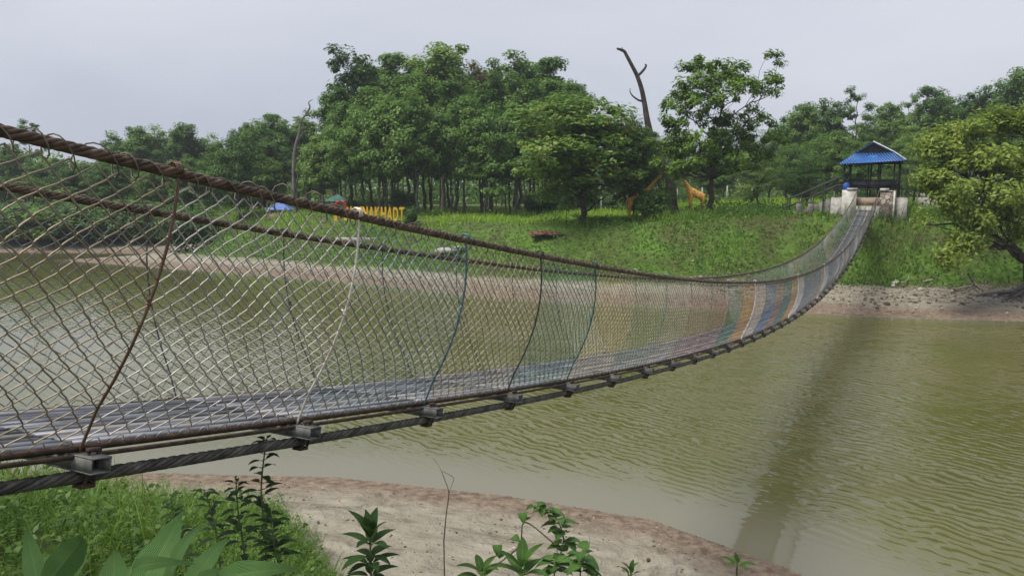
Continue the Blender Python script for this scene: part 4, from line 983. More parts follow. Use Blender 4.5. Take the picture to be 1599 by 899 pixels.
# dark mesh fence behind the shelter
fn = thing('screen_fence', 'dark netted fence on a low wall right of the shelter', 'fence', tuple(lp(4.5, 4.0, GZ)))
part('screen', M['screen'], fn, lambda b: block(b, 2.3, 8.5, 4.0, 4.03, -0.35, 0.85))
for u in np.arange(2.3, 8.6, 1.55): part('post', M['steel_dark'], fn, lambda b: block(b, u - .03, u + .03, 3.93, 3.99, GZ - .3, .9))
part('low_wall', M['concrete'], fn, lambda b: block(b, 2.25, 8.6, 3.92, 4.12, GZ - .6, -0.62))
part('pale_strip', M['white'], fn, lambda b: block(b, 2.3, 8.5, 3.98, 4.05, -0.60, -0.40))

# giraffe statues
def gir_mat():
    m, nt, p, out = newmat('painted_giraffe_coat')
    tc = N(nt, 'ShaderNodeTexCoord'); e = N(nt, 'ShaderNodeTexVoronoi', feature='DISTANCE_TO_EDGE', i_Scale=3.2); L(nt, tc.outputs['Object'], e.inputs['Vector'])
    c = N(nt, 'ShaderNodeValToRGB'); L(nt, e.outputs['Distance'], c.inputs[0])
    c.color_ramp.elements[0].position = .03; c.color_ramp.elements[0].color = (0.85, 0.55, 0.14, 1); c.color_ramp.elements[1].position = .07; c.color_ramp.elements[1].color = (0.66, 0.29, 0.04, 1)
    L(nt, c.outputs[0], p.inputs['Base Color']); p.inputs['Roughness'].default_value = .5
    return m
M['giraffe'] = gir_mat()
def skin(name, verts, edges, radii, mat, root=0, sub=2):
    me = bpy.data.meshes.new(name); me.from_pydata(verts, edges, []); me.update()
    o = bpy.data.objects.new(name, me); COL.objects.link(o)
    md = o.modifiers.new('skin', 'SKIN'); md.use_smooth_shade = True
    if not me.skin_vertices: 
        bpy.context.view_layer.objects.active = o
    sv = me.skin_vertices[0].data
    for i, r_ in enumerate(radii):
        sv[i].radius = (r_, r_) if not isinstance(r_, tuple) else r_; sv[i].use_root = (i == root)
    s_ = o.modifiers.new('sub', 'SUBSURF'); s_.levels = sub; s_.render_levels = sub
    dg = bpy.context.evaluated_depsgraph_get(); me2 = bpy.data.meshes.new_from_object(o.evaluated_get(dg))
    bpy.data.objects.remove(o)
    me2.name = name; me2.materials.clear(); me2.materials.append(mat)
    o = bpy.data.objects.new(name, me2); COL.objects.link(o)
    return o
def giraffe(X, Y, rz, s, label, neck):
    v = [(0.45, 0, 1.45), (0.05, 0, 1.50), (-0.38, 0, 1.66)] + neck      # pelvis, belly, chest, neck..., head, nose
    r_ = [0.26, 0.29, 0.28] + [0.17, 0.12, 0.095, 0.10, 0.12, 0.065][:len(neck)]
    ed = [(i, i + 1) for i in range(len(v) - 1)]
    def chain(at, pts, rr):
        prev = at
        for q, w_ in zip(pts, rr):
            v.append(q); r_.append(w_); ed.append((prev, len(v) - 1)); prev = len(v) - 1
    for sd in (-1, 1):
        chain(0, [(0.52, .15 * sd, 1.12), (0.62, .15 * sd, 0.62), (0.56, .15 * sd, 0.12), (0.54, .15 * sd, -.05)], [.15, .075, .055, .07])
        chain(2, [(-0.38, .15 * sd, 1.22), (-0.37, .15 * sd, .66), (-0.38, .15 * sd, .12), (-0.40, .15 * sd, -.05)], [.14, .07, .055, .07])
    chain(0, [(0.72, 0, 1.45), (0.80, 0, 1.15), (0.79, 0, .85)], [.05, .03, .045])
    hd = v[2 + len(neck) - 1]
    o = skin('giraffe_statue', v, ed, r_, M['giraffe'])
    o.location = (X, Y, gz1(X, Y)); o.rotation_euler = (0, 0, rz); o.scale = (s, s, s)
    tag(o, label, 'giraffe statue')
    hb = MB(); h2 = np.array(v[2 + len(neck) - 1])
    for sd in (-1, 1):
        hb.tube([h2 + (0.02, .05 * sd, .07), h2 + (0.05, .07 * sd, .22)], .02, 6)
        hb.tube([h2 + (0.05, .09 * sd, .05), h2 + (0.08, .2 * sd, .08), h2 + (.09, .26 * sd, .06)], np.array([.015, .04, .01]), 6)
    hb.build('horns', M['giraffe'], o, True)
    return o
gp = pt(1085, 335, 50.5)
neck = [(-0.62, 0, 2.05), (-0.88, 0, 2.45), (-1.10, 0, 2.82), (-1.26, 0, 3.06), (-1.36, 0, 3.06), (-1.58, 0, 2.94)]
giraffe(gp[0], gp[1], R(6), 0.86, 'orange giraffe statue facing left beside the dead trunk', neck)
gp = pt(995, 338, 47.5)
neck = [(-0.62, 0, 2.0), (-0.9, 0, 2.35), (-1.2, 0, 2.68), (-1.42, 0, 2.92), (-1.50, 0, 2.98), (-1.68, 0, 3.08)]
giraffe(gp[0], gp[1], R(186), 0.86, 'spotted giraffe statue facing right, half hidden by the dark round bush', neck)

# letter sign
M['orange'] = mat_noise('orange_yellow_paint', (0.58, 0.31, 0.02), (0.85, 0.52, 0.035), 2.2, .5)
M['red'] = mat_noise('dark_red_paint', (0.20, 0.015, 0.012), (0.32, 0.03, 0.022), 4, .5)
LYd = 51.0
lbp = pt(580, 342, LYd); lbp[2] = gz1(lbp[0], LYd)
sg = thing('letter_sign', 'row of free-standing orange letters with a red heart on the lawn', 'sign', tuple(lbp))
def letter(ch, xc, y0, y1, wpx, mat, name='letter'):
    cu = bpy.data.curves.new('ch', 'FONT'); cu.body = ch; cu.extrude = 0.09; cu.offset = 0.022; cu.resolution_u = 3
    t_ = bpy.data.objects.new('ch', cu); COL.objects.link(t_)
    dg = bpy.context.evaluated_depsgraph_get(); me = bpy.data.meshes.new_from_object(t_.evaluated_get(dg)); bpy.data.objects.remove(t_)
    co = np.zeros(len(me.vertices) * 3, np.float32); me.vertices.foreach_get('co', co); co = co.reshape(-1, 3)
    mn, mxx = co.min(0), co.max(0); u = (co - mn) / (mxx - mn)
    kk = LYd / F_PX; a_ = pt(xc - wpx / 2, y1, LYd); 
    z0 = pt(xc, y1, LYd)[2]; z1 = pt(xc, y0, LYd)[2]
    out = np.stack([a_[0] + u[:, 0] * wpx * kk, LYd - 0.12 + (1 - u[:, 2]) * .24, z0 + u[:, 1] * (z1 - z0)], 1) - lbp
    me.vertices.foreach_set('co', out.astype(np.float32).reshape(-1)); me.materials.clear(); me.materials.append(mat); me.update()
    o = bpy.data.objects.new(name, me); COL.objects.link(o); o.parent = sg; return o
letter('I', 525, 322, 345, 4.5, M['orange'])
for i, ch in enumerate('DUNNAKHADT'):
    letter(ch, 542 + i * 9.55, 322.5 + i * .12, 344 + i * .1, 7.8, M['orange'])
hv = []
for a_ in np.linspace(0, 2 * np.pi, 41)[:-1]:
    hv.append((16 * math.sin(a_)**3 / 16, (13 * math.cos(a_) - 5 * math.cos(2 * a_) - 2 * math.cos(3 * a_) - math.cos(4 * a_)) / 16))
hv = np.array(hv); b = MB(); kk = LYd / F_PX; c = pt(532.5, 325, LYd) - lbp
A0 = np.stack([c[0] + hv[:, 0] * 9 * kk, np.full(40, -.13), c[2] + hv[:, 1] * 16 * kk], 1); A1 = A0 + np.array([0, .26, 0])
A2 = np.stack([c[0] + hv[:, 0] * 5.2 * kk, np.full(40, -.13), c[2] + .02 + hv[:, 1] * 9.5 * kk], 1); A3 = A2 + np.array([0, .26, 0])
ii = np.arange(40); jn = (ii + 1) % 40
b.add(np.concatenate([A0, A2, A1, A3]), np.concatenate([np.stack([ii, jn, jn + 40, ii + 40], 1), np.stack([ii + 80, ii + 120, jn + 120, jn + 80], 1), np.stack([ii, ii + 80, jn + 80, jn], 1), np.stack([ii + 40, jn + 40, jn + 120, ii + 120], 1)]))
b.build('heart', M['red'], sg)
part('plinth', M['concrete'], sg, lambda b: b.box(np.array([lbp[0] + .1, LYd, lbp[2] - .1]), (4.8, .5, .3)))

# blue tarp tent, green frame, slab, brick heap
TY = 60.0
c = pt(438, 334, TY); c[2] = gz1(c[0], TY)
tn = thing('tarp_stall', 'small stall under a blue pitched tarpaulin on the left lawn', 'stall', tuple(c))
def tarp(b):
    q = np.array([(-.95, -.8, .85), (.95, -.8, .85), (.95, .8, .85), (-.95, .8, .85), (-.25, 0, 1.35), (.2, 0, 1.38)]) + c
    b.add(q, [[0, 1, 5, 4], [2, 3, 4, 5]]); b.add(q, [[1, 2, 5], [3, 0, 4]]); b.add(q - np.array([0, 0, .03]), [[4, 5, 1, 0], [5, 4, 3, 2]])
part('tarpaulin', mat_noise('blue_tarpaulin', (0.06, 0.11, 0.30), (0.11, 0.19, 0.45), 3, .6), tn, tarp)
for dx in (-.85, .85):
    for dy in (-.7, .7): part('pole', M['steel_dark'], tn, lambda b: b.tube([c + (dx, dy, -.1), c + (dx, dy, .86)], .03, 6))
part('counter', M['planks'], tn, lambda b: b.box(c + (0, -.5, .3), (1.5, .4, .6)))
TY = 57.0
c = pt(525, 322, TY); c[2] = gz1(c[0], TY)
gf = thing('play_tower', 'green play frame with a pointed roof behind the red heart', 'play tower', tuple(c))
M['green'] = mat_noise('green_paint', (0.03, 0.08, 0.06), (0.06, 0.15, 0.11), 4, .5)
for dx in (-.6, .6):
    for dy in (-.6, .6): part('post', M['green'], gf, lambda b: b.tube([c + (dx, dy, -.1), c + (dx, dy, 1.12)], .05, 6))
part('roof', M['green'], gf, lambda b: b.add(np.array([(-.75, -.7, 1.1), (.75, -.7, 1.1), (.75, .7, 1.1), (-.75, .7, 1.1), (0.15, 0, 1.6)]) + c, [[0, 1, 4], [1, 2, 4], [2, 3, 4], [3, 0, 4]]))
part('platform', M['green'], gf, lambda b: b.box(c + (0, 0, .7), (1.4, 1.2, .08)))
c = pt(703, 349, 46.5); zg = gz1(c[0], 46.5)
b = MB(); b.box((0, 0, 0), (1.35, 1.8, .22), np.array([[1, 0, 0], [.18, .98, 0], [0, 0, 1]])); b.box((.55, -.5, .2), (.7, .6, .12))
o = b.build('concrete_slab', M['concrete']); o.location = (c[0], 46.5, zg + .06); tag(o, 'pale concrete slab lying on the lawn right of the letters', 'slab')
BYd = 44.5
c = pt(852, 353, BYd); zg = gz1(c[0], BYd); rs = np.random.default_rng(77); b = MB()
for i in range(190):
    u = rs.uniform(-1, 1, 2) * (.85, .40); hgt = max(0, .20 - .18 * np.hypot(u[0], u[1] * 2))
    a_ = rs.uniform(0, 3.14); ax = np.array([[math.cos(a_), math.sin(a_), rs.normal() * .05], [-math.sin(a_), math.cos(a_), rs.normal() * .05], [0, 0, 1]])
    ax = ax / np.linalg.norm(ax, axis=1, keepdims=True)
    b.box((u[0], u[1], .05 + hgt * rs.random()), (.23, .11, .075), ax)
o = b.build('brick_heap', mat_noise('red_brick', (0.11, 0.05, 0.036), (0.23, 0.105, 0.075), 9, .9, island=.5)); o.location = (c[0], BYd, zg + .07)
o.scale = (1, 1, 1.1); tag(o, 'low heap of red bricks lying in the grass before the wood', 'brick heap')

# fence posts behind the left giraffe
fp = thing('wire_fence', 'thin post and wire fence along the back of the lawn behind the left giraffe', 'fence', (8, 62, gz1(8, 62)))
for i in range(9): part('post', M['concrete'], fp, lambda b: b.box(np.array([3 + i * 2.0, 62 + .1 * i, gz1(3 + i * 2., 62) + .6]), (.09, .09, 1.5)))
for h_ in (.4, .8, 1.15): part('wire', M['wire'], fp, lambda b: b.tube([(3, 62, gz1(3, 62) + h_), (19, 62.8, gz1(19, 62.8) + h_)], .012, 4))

# rubble and driftwood on the right shore
rs = np.random.default_rng(88)
ico = bpy.data.meshes.new('t'); import bmesh
bm_ = bmesh.new(); bmesh.ops.create_icosphere(bm_, subdivisions=1, radius=1); bm_.to_mesh(ico); bm_.free()
IV = np.array([v.co[:] for v in ico.vertices]); IF = np.array([p_.vertices[:] for p_ in ico.polygons])
def pebbles(n, xr, yr, keep, size, mat, name):
    X = rs.uniform(*xr, n); Y = rs.uniform(*yr, n); z_, sd_, di, isf, d = ground_info(X, Y); m = keep(X, Y, z_, sd_, di, isf, d)
    X, Y, z_ = X[m], Y[m], z_[m]; b = MB()
    S = size * np.exp(rs.normal(size=len(X)) * .55)
    for x, y, zz, s in zip(X, Y, z_, S):
        V = IV * rs.uniform(.6, 1.2, 3) * np.array([1, 1, .6]) * s * rs.uniform(.8, 1.2, (12 if len(IV) == 12 else len(IV), 1))
        a_ = rs.uniform(0, 6.28); V = V @ np.array([[math.cos(a_), math.sin(a_), 0], [-math.sin(a_), math.cos(a_), 0], [0, 0, 1]])
        b.add(V + (x, y, zz + .2 * s), IF)
    return tag(b.build(name, mat), kind='stuff')
M['rubble'] = mat_noise('brown_grey_rubble', (0.085, 0.062, 0.046), (0.23, 0.175, 0.13), 1.3, .9, island=.7, c3=(.38, .33, .27))
pebbles(14000, (9, 34), (29, 40), lambda X, Y, z, s, di, isf, d: isf & (d > 1.8 + .5 * np.sin(X * .7) - .5 * rs.normal(size=X.shape)) & (d < 5.6), 0.031, M['rubble'], 'shore_rubble')
pebbles(900, (-40, 10), (34, 66), lambda X, Y, z, s, di, isf, d: isf & (d > 0.4) & (d < 2.4), 0.04, M['rubble'], 'shore_pebbles')
pebbles(2600, (-6, 5), (7, 13.8), lambda X, Y, z, s, di, isf, d: (~isf) & (di > .15) & (s > .4) & (wob(X * 1.3, Y * 1.3, 1, 5) > .05), 0.012, M['rubble'], 'near_pebbles')
M['dryleaf'] = mat_noise('dry_brown_leaves', (0.10, 0.065, 0.04), (0.30, 0.22, 0.14), 3, .9, island=.8)
n = 500; X = np.concatenate([rs.uniform(-4, 4, n // 2), rs.normal(-1.2, .8, n)]); Y = np.concatenate([rs.uniform(7, 13.3, n // 2), rs.normal(7.9, .6, n)])
z_, sd_, di, isf, d = ground_info(X, Y); m = (di > .3) & (sd_ > .4) & ~isf; C = np.stack([X, Y, z_ + .012], 1)[m]
V, F = diamonds(C, np.array([0, 0, 1.]) + rs.normal(size=C.shape) * .35, rs.uniform(.03, .09, len(C)), .5, rs)
b = MB(); b.add(V, F); tag(b.build('leaf_litter', M['dryleaf']), kind='stuff')
M['drift'] = mat_noise('bleached_driftwood', (0.20, 0.165, 0.13), (0.40, 0.35, 0.29), 4, .9)
for i, (q, lab) in enumerate((([(1440, 440), (1465, 436), (1495, 438), (1520, 436)], 'long pale stick lying along the top of the rubble'), ([(1512, 428), (1520, 440), (1532, 450), (1555, 452)], 'crooked pale branch by the roots of the leaning tree'), ([(1398, 438), (1412, 441), (1424, 434)], 'short forked driftwood left of the long pale stick'), ([(1490, 452), (1515, 447), (1548, 444)], 'low driftwood branch under the drooping leaves'))):
    P_ = []
    for x, y in q:
        Yd = 33.0
        for _ in range(12):
            w_ = pt(x, y, Yd); Yd += (w_[2] - (gz1(w_[0], Yd) + .1)) * 3
        P_.append(pt(x, y, Yd))
    b = MB(); P_ = np.array(P_); o0 = P_[0].copy(); P_ = P_ - o0
    b.tube(smooth(P_, 20), np.linspace(.055, .02, 20), 6)
    md = P_[len(P_) // 2]; b.tube(smooth([md, md + (.15, -.05, .2), md + (.2, 0, .42)], 8), np.linspace(.03, .012, 8), 5)
    o = b.build('driftwood_branch', M['drift'], None, True); o.location = tuple(o0); tag(o, lab, 'driftwood')
for x, y, s_, lab in ((1398, 442, .16, 'white stone at the foot of the bank, upper of two'), (1395, 446, .12, 'white stone at the foot of the bank, lower of two'), (1554, 460, .12, 'white stone on the rubble below the leaning tree')):
    Yd = 32.0
    for _ in range(12):
        w_ = pt(x, y, Yd); Yd += (w_[2] - (gz1(w_[0], Yd) + .08)) * 3
    b = MB(); b.add(IV * rs.uniform(.7, 1.1, 3) * np.array([s_, s_, s_ * .7]) * rs.uniform(.85, 1.15, (12 if len(IV) == 12 else len(IV), 1)), IF)
    o = b.build('stone', M['white']); o.location = tuple(pt(x, y, Yd)); tag(o, lab, 'stone')
# ------------------------------------------------------------------ near bank plants
def near_leaf_mat(name, c1, c2, rib, trans=.25, rough=.5, spec=.3):
    m, nt, p, out = newmat(name)
    tc = N(nt, 'ShaderNodeTexCoord'); at = N(nt, 'ShaderNodeAttribute', attribute_name='mask'); g = N(nt, 'ShaderNodeNewGeometry')
    nz = N(nt, 'ShaderNodeTexNoise', i_Scale=14.0, i_Detail=4.0); L(nt, tc.outputs['Object'], nz.inputs['Vector'])
    a = N(nt, 'ShaderNodeMath', operation='MULTIPLY_ADD'); L(nt, g.outputs['Random Per Island'], a.inputs[0]); a.inputs[1].default_value = .5; L(nt, nz.outputs['Fac'], a.inputs[2])
    c = N(nt, 'ShaderNodeValToRGB'); L(nt, a.outputs[0], c.inputs[0]); c.color_ramp.elements[0].position = .35; c.color_ramp.elements[1].position = .95
    c.color_ramp.elements[0].color = (*c1, 1); c.color_ramp.elements[1].color = (*c2, 1)
    mr = N(nt, 'ShaderNodeMapRange'); mr.inputs['From Min'].default_value = .02; mr.inputs['From Max'].default_value = .14; mr.inputs['To Min'].default_value = .55; mr.inputs['To Max'].default_value = 0; L(nt, at.outputs['Fac'], mr.inputs['Value'])
    k = N(nt, 'ShaderNodeMix', data_type='RGBA'); L(nt, mr.outputs[0], k.inputs[0]); L(nt, c.outputs[0], k.inputs[6]); k.inputs[7].default_value = (*rib, 1)
    L(nt, k.outputs[2], p.inputs['Base Color']); p.inputs['Roughness'].default_value = rough; p.inputs['Specular IOR Level'].default_value = spec
    # fine ribs running along the blade
    mm = N(nt, 'ShaderNodeMath', operation='MULTIPLY'); L(nt, at.outputs['Fac'], mm.inputs[0]); mm.inputs[1].default_value = 60.
    sn = N(nt, 'ShaderNodeMath', operation='SINE'); L(nt, mm.outputs[0], sn.inputs[0])
    b = N(nt, 'ShaderNodeBump', i_Distance=.0016, i_Strength=.8); L(nt, sn.outputs[0], b.inputs['Height'])
    # pale ribs, and brown blotches where the blade is damaged
    rm = N(nt, 'ShaderNodeMapRange'); rm.inputs['From Min'].default_value = .2; rm.inputs['From Max'].default_value = 1; rm.inputs['To Max'].default_value = .30; L(nt, sn.outputs[0], rm.inputs['Value'])
    k2 = N(nt, 'ShaderNodeMix', data_type='RGBA'); L(nt, rm.outputs[0], k2.inputs[0]); L(nt, k.outputs[2], k2.inputs[6]); k2.inputs[7].default_value = (*rib, 1)
    bn = N(nt, 'ShaderNodeTexNoise', i_Scale=22.0, i_Detail=5.0, i_Roughness=.7); L(nt, tc.outputs['Object'], bn.inputs['Vector'])
    bm2 = N(nt, 'ShaderNodeMapRange'); bm2.inputs['From Min'].default_value = .63; bm2.inputs['From Max'].default_value = .70; bm2.inputs['To Max'].default_value = .75; L(nt, bn.outputs['Fac'], bm2.inputs['Value'])
    k = N(nt, 'ShaderNodeMix', data_type='RGBA'); L(nt, bm2.outputs[0], k.inputs[0]); L(nt, k2.outputs[2], k.inputs[6]); k.inputs[7].default_value = (0.16, 0.11, 0.05, 1)
    L(nt, k.outputs[2], p.inputs['Base Color']); L(nt, b.outputs[0], p.inputs['Normal'])
    tr = N(nt, 'ShaderNodeBsdfTranslucent'); L(nt, k.outputs[2], tr.inputs['Color'])
    ms = N(nt, 'ShaderNodeMixShader', i_0=trans); L(nt, p.outputs[0], ms.inputs[1]); L(nt, tr.outputs[0], ms.inputs[2]); L(nt, ms.outputs[0], out.inputs[0])
    return m
M['lance'] = near_leaf_mat('broad_lance_leaf', (0.062, 0.145, 0.040), (0.105, 0.215, 0.062), (0.15, 0.25, 0.09), rough=.6, spec=.18)
M['dleaf'] = near_leaf_mat('dark_pointed_leaf', (0.026, 0.066, 0.017), (0.060, 0.125, 0.030), (0.09, 0.15, 0.05))
M['gleaf'] = near_leaf_mat('fresh_green_leaf', (0.045, 0.12, 0.022), (0.11, 0.23, 0.04), (0.16, 0.27, 0.07))
M['vleaf'] = near_leaf_mat('heart_vine_leaf', (0.06, 0.15, 0.030), (0.13, 0.27, 0.055), (0.2, 0.32, 0.1))
M['stem'] = mat_noise('green_stem', (0.05, 0.08, 0.025), (0.12, 0.15, 0.05), 20, .7)
M['twig'] = mat_noise('dry_twig', (0.05, 0.036, 0.026), (0.14, 0.11, 0.08), 20, .9)
def leafmesh(b, base, tip, width, sag=0.1, side=None, prof='lance', fold=.25, n=12, ripple=0.0):
    base = np.asarray(base, float); tip = np.asarray(tip, float); ax = tip - base; ln = np.linalg.norm(ax); axn = ax / ln
    if side is None: side = np.cross(axn, [0, 0, 1.0])
    side = np.asarray(side, float); side = side - (side @ axn) * axn; side /= np.linalg.norm(side)
    nrm = np.cross(side, axn); nrm = nrm if nrm[2] >= 0 else -nrm
    s = np.linspace(0, 1, n)
    if prof == 'lance': w_ = np.sin(np.pi * s**0.72)**0.85 * .5
    elif prof == 'heart': w_ = .5 * np.clip(1.35 * (1 - s)**0.75 * np.minimum(1, (s + .10) / .14)**.5, 0, 1)
    else: w_ = np.sin(np.pi * s**0.6) * .5
    w_ = np.maximum(w_, .012) * width
    ctr = base + axn * (ln * s)[:, None] + nrm * (sag * ln * 4 * s * (1 - s))[:, None]
    cols = np.array([-1, -.5, -.08, 0, .08, .5, 1.0])
    V = ctr[:, None] + side * (w_[:, None] * cols)[..., None] + nrm * (fold * w_[:, None] * np.abs(cols) + ripple * width * np.sin(s * 17)[:, None] * cols**2)[..., None]
    ii = np.arange(n * 7).reshape(n, 7)
    b.add(V.reshape(-1, 3), np.stack([ii[:-1, :-1], ii[:-1, 1:], ii[1:, 1:], ii[1:, :-1]], -1).reshape(-1, 4), np.tile(np.abs(cols), n))

# broad lance-leaved plants at the bottom left
def lance_plant(leaves, Y, label, basepx):
    g = pt(*basepx, Y); g[2] = gz1(g[0], Y)
    root = thing('broad_leaved_plant', label, 'plant', tuple(g))
    for (bx, by, tx, ty, wpx, dY, sag, fl) in leaves:
        b = MB(); k = Y / F_PX
        bs = pt(bx, by, Y); tp_ = pt(tx, ty, Y + dY)
        sd_ = np.array([1, .25 * fl, .15 * fl])
        ax = tp_ - bs
        if abs(ax[0]) > abs(ax[2]) * 1.3: sd_ = np.array([0, .6, .55])
        leafmesh(b, bs - g, tp_ - g, wpx * k, sag, sd_, 'lance', .28 * abs(fl), 18, .03)
        b.tube(smooth([np.array([0, 0, -.05]), (bs - g) * .5 + np.array([0, 0, -.02]), bs - g + (tp_ - bs) * .04], 8), np.linspace(.012, .006, 8), 6)
        b.build('leaf', M['lance'], root, True)
    return root
lance_plant([(70, 945, 42, 822, 34, .15, .05, 1), (62, 925, 130, 838, 50, -.1, .10, -.6), (95, 930, 140, 862, 42, .1, .18, 1), (120, 930, 118, 868, 40, .2, .12, .7), (175, 950, 181, 857, 54, .1, .03, .7)], 1.75, 'clump of broad pointed pale green leaves at the bottom left corner', (90, 960))
lance_plant([(205, 930, 284, 798, 66, .2, -.06, .8), (262, 905, 319, 818, 26, .25, .08, 1), (285, 930, 356, 838, 36, .1, .06, .9), (208, 905, 306, 880, 28, -.1, .22, -1), (268, 940, 268, 872, 24, .1, .1, .7), (330, 915, 470, 888, 40, -.1, .12, 1), (300, 925, 360, 888, 26, 0, .2, 1)], 1.65, 'clump of broad pointed leaves with one tall upright blade', (260, 970))

# stemmed plants: stem path in pixels with its depth, leaves along it
def stem_plant(path, Y, leaf_px, label, mat, name='leafy_plant', prof='lance', nl=18, ratio=.45, seed=1, stem_r=.006, start=.25, droop=.5, up=.2, pairs=True, cat='plant'):
    rs = np.random.default_rng(seed)
    P_ = np.array([pt(x, y, Y + d) for x, y, d in path]); g = P_[0].copy(); g[2] = gz1(g[0], g[1])
    P_ = np.concatenate([[g], P_]) - g
    root = thing(name, label, cat, tuple(g))
    S_ = smooth(P_, 30); b = MB(); b.tube(S_, np.linspace(stem_r, stem_r * .4, 30), 6); b.build('stem', M['stem'], root, True)
    b = MB(); k = Y / F_PX
    # only the exposed part of the stem carries the leaves
    for i in range(nl):
        u = start + (1 - start) * (i + .5) / nl; c = np.array([np.interp(u * 29, np.arange(30), S_[:, q]) for q in range(3)])
        a_ = i * 2.4 + rs.uniform(-.4, .4); l_ = leaf_px * k * rs.uniform(.7, 1.2) * (1 - .35 * max(0, u - .75) / .25)
        for j in range(2 if pairs else 1):
            an = a_ + j * math.pi
            d = np.array([math.cos(an), math.sin(an), up - droop * rs.random()]); d /= np.linalg.norm(d)
            bs = c + d * l_ * .18
            b.tube([c, bs], .0022, 4)
            leafmesh(b, bs, bs + d * l_, l_ * ratio, .10, None, prof, .25, 9)
    b.build('leaves', mat, root, True)
    return root
stem_plant([(418, 920, 0), (412, 820, .05), (408, 760, .1), (414, 700, .1), (416, 684, .1)], 3.3, 27, 'tall thin dark-leaved plant reaching up to the main cable', M['dleaf'], 'tall_weed', nl=20, seed=3, start=.28, ratio=.46)
stem_plant([(385, 910, 0), (372, 800, .05), (368, 742, .1)], 3.5, 26, 'dark-leaved weed just left of the tall one', M['dleaf'], 'tall_weed', nl=15, seed=4, start=.3, ratio=.5)
stem_plant([(345, 900, 0), (330, 800, .05), (318, 762, .1)], 3.7, 25, 'shorter dark weed with a pale leaf tip, left of the tall pair', M['dleaf'], 'tall_weed', nl=14, seed=5, start=.3)
stem_plant([(440, 930, 0), (428, 850, .0), (424, 800, .1)], 3.0, 28, 'low dark bushy weed at the foot of the tall one', M['dleaf'], 'tall_weed', nl=16, seed=6, start=.3, ratio=.55)
stem_plant([(290, 880, 0), (272, 810, .05), (266, 770, .1)], 4.4, 24, 'dark weed rising from the grass behind the broad leaves', M['dleaf'], 'tall_weed', nl=13, seed=7, start=.35)
stem_plant([(865, 950, 0), (868, 890, .05), (880, 840, .1), (862, 800, .1), (835, 788, .1)], 2.9, 27, 'climbing vine with heart-shaped leaves at the bottom of the sand', M['vleaf'], 'climbing_vine', 'heart', nl=22, ratio=.8, seed=8, stem_r=.004, start=.25, droop=.9, cat='vine')
stem_plant([(905, 940, 0), (912, 890, .0), (905, 862, .05)], 2.8, 28, 'low leafy vine shoot beside the climbing vine', M['vleaf'], 'climbing_vine', 'heart', nl=9, ratio=.75, seed=9, stem_r=.004, start=.3, droop=.8, cat='vine')
# runner of the vine arching left
P_ = smooth([pt(868, 850, 2.95), pt(820, 815, 3.0), pt(812, 850, 3.0), pt(788, 872, 3.05), pt(770, 885, 3.1)], 30); g = P_[0].copy()
root = thing('vine_tendril', 'arching vine tendril with a few heart leaves left of the climbing vine', 'vine', tuple(g))
b = MB(); b.tube(P_ - g, .003, 5); b.build('stem', M['twig'], root, True)
b = MB()
for i, (x, y, tx, ty) in enumerate(((815, 800, 818, 818), (786, 868, 774, 862), (776, 850, 778, 870), (800, 838, 812, 846), (822, 812, 832, 806))):
    leafmesh(b, pt(x, y, 3.0) - g, pt(tx, ty, 2.97) - g, 16 * 3 / F_PX, .1, (1, .3, .2), 'heart', .2, 9)
b.build('leaves', M['vleaf'], root, True)

# rosette plant
def whorl_plant(x, ytop, ybase, Y, tiers, label, seed, lp_, mat=M['gleaf']):
    rs = np.random.default_rng(seed); top = pt(x, ytop, Y); g = pt(x, ybase, Y); g[2] = gz1(g[0], Y)
    root = thing('whorled_plant', label, 'plant', tuple(g)); b = MB()
    b.tube([np.zeros(3), (top - g) * .5 + (.004, 0, 0), top - g], np.array([.007, .006, .004]), 7); b.build('stem', M['stem'], root, True)
    b = MB(); k = Y / F_PX
    for yt, nl, el, ll in tiers:
        c = pt(x, yt, Y) - g
        for j in range(nl):
            a_ = 6.283 * j / nl + rs.uniform(-.25, .25) + yt; e_ = el + rs.uniform(-.12, .12)
            d = np.array([math.cos(a_) * math.cos(e_), math.sin(a_) * math.cos(e_), math.sin(e_)]); l_ = lp_ * ll * k * rs.uniform(.85, 1.15)
            leafmesh(b, c + d * .008, c + d * l_, l_ * .36, .10, None, 'lance', .3, 11)
    b.build('leaves', mat, root, True); return root
whorl_plant(578, 838, 905, 3.0, [(836, 3, 1.25, .75), (840, 4, .85, 1.0), (850, 5, .25, 1.1), (868, 4, -.05, 1.0), (880, 5, .1, 1.0), (898, 5, 0, .9)], 'upright dark green plant with whorls of long leaves in front of the sand', 11, 52, near_leaf_mat('whorl_leaf', (0.03, 0.085, 0.022), (0.075, 0.165, 0.04), (0.12, 0.2, 0.06)))
whorl_plant(752, 893, 915, 2.5, [(893, 5, .45, 1.0), (902, 4, .2, 1.0)], 'small plant with paired leaves at the bottom edge left of the vine', 12, 42)
whorl_plant(815, 888, 915, 2.45, [(886, 4, .7, 1.0), (898, 5, .3, 1.1)], 'leafy seedling at the bottom edge beside the vine', 13, 50)
whorl_plant(1151, 880, 905, 2.8, [(878, 2, .9, .45), (882, 5, .12, .85)], 'single four-leaved sprout at the bottom right in front of the water', 14, 38)
whorl_plant(985, 893, 915, 2.9, [(892, 4, .8, .7), (898, 4, .4, .7)], 'tiny sprout at the bottom edge right of the vine', 15, 34)

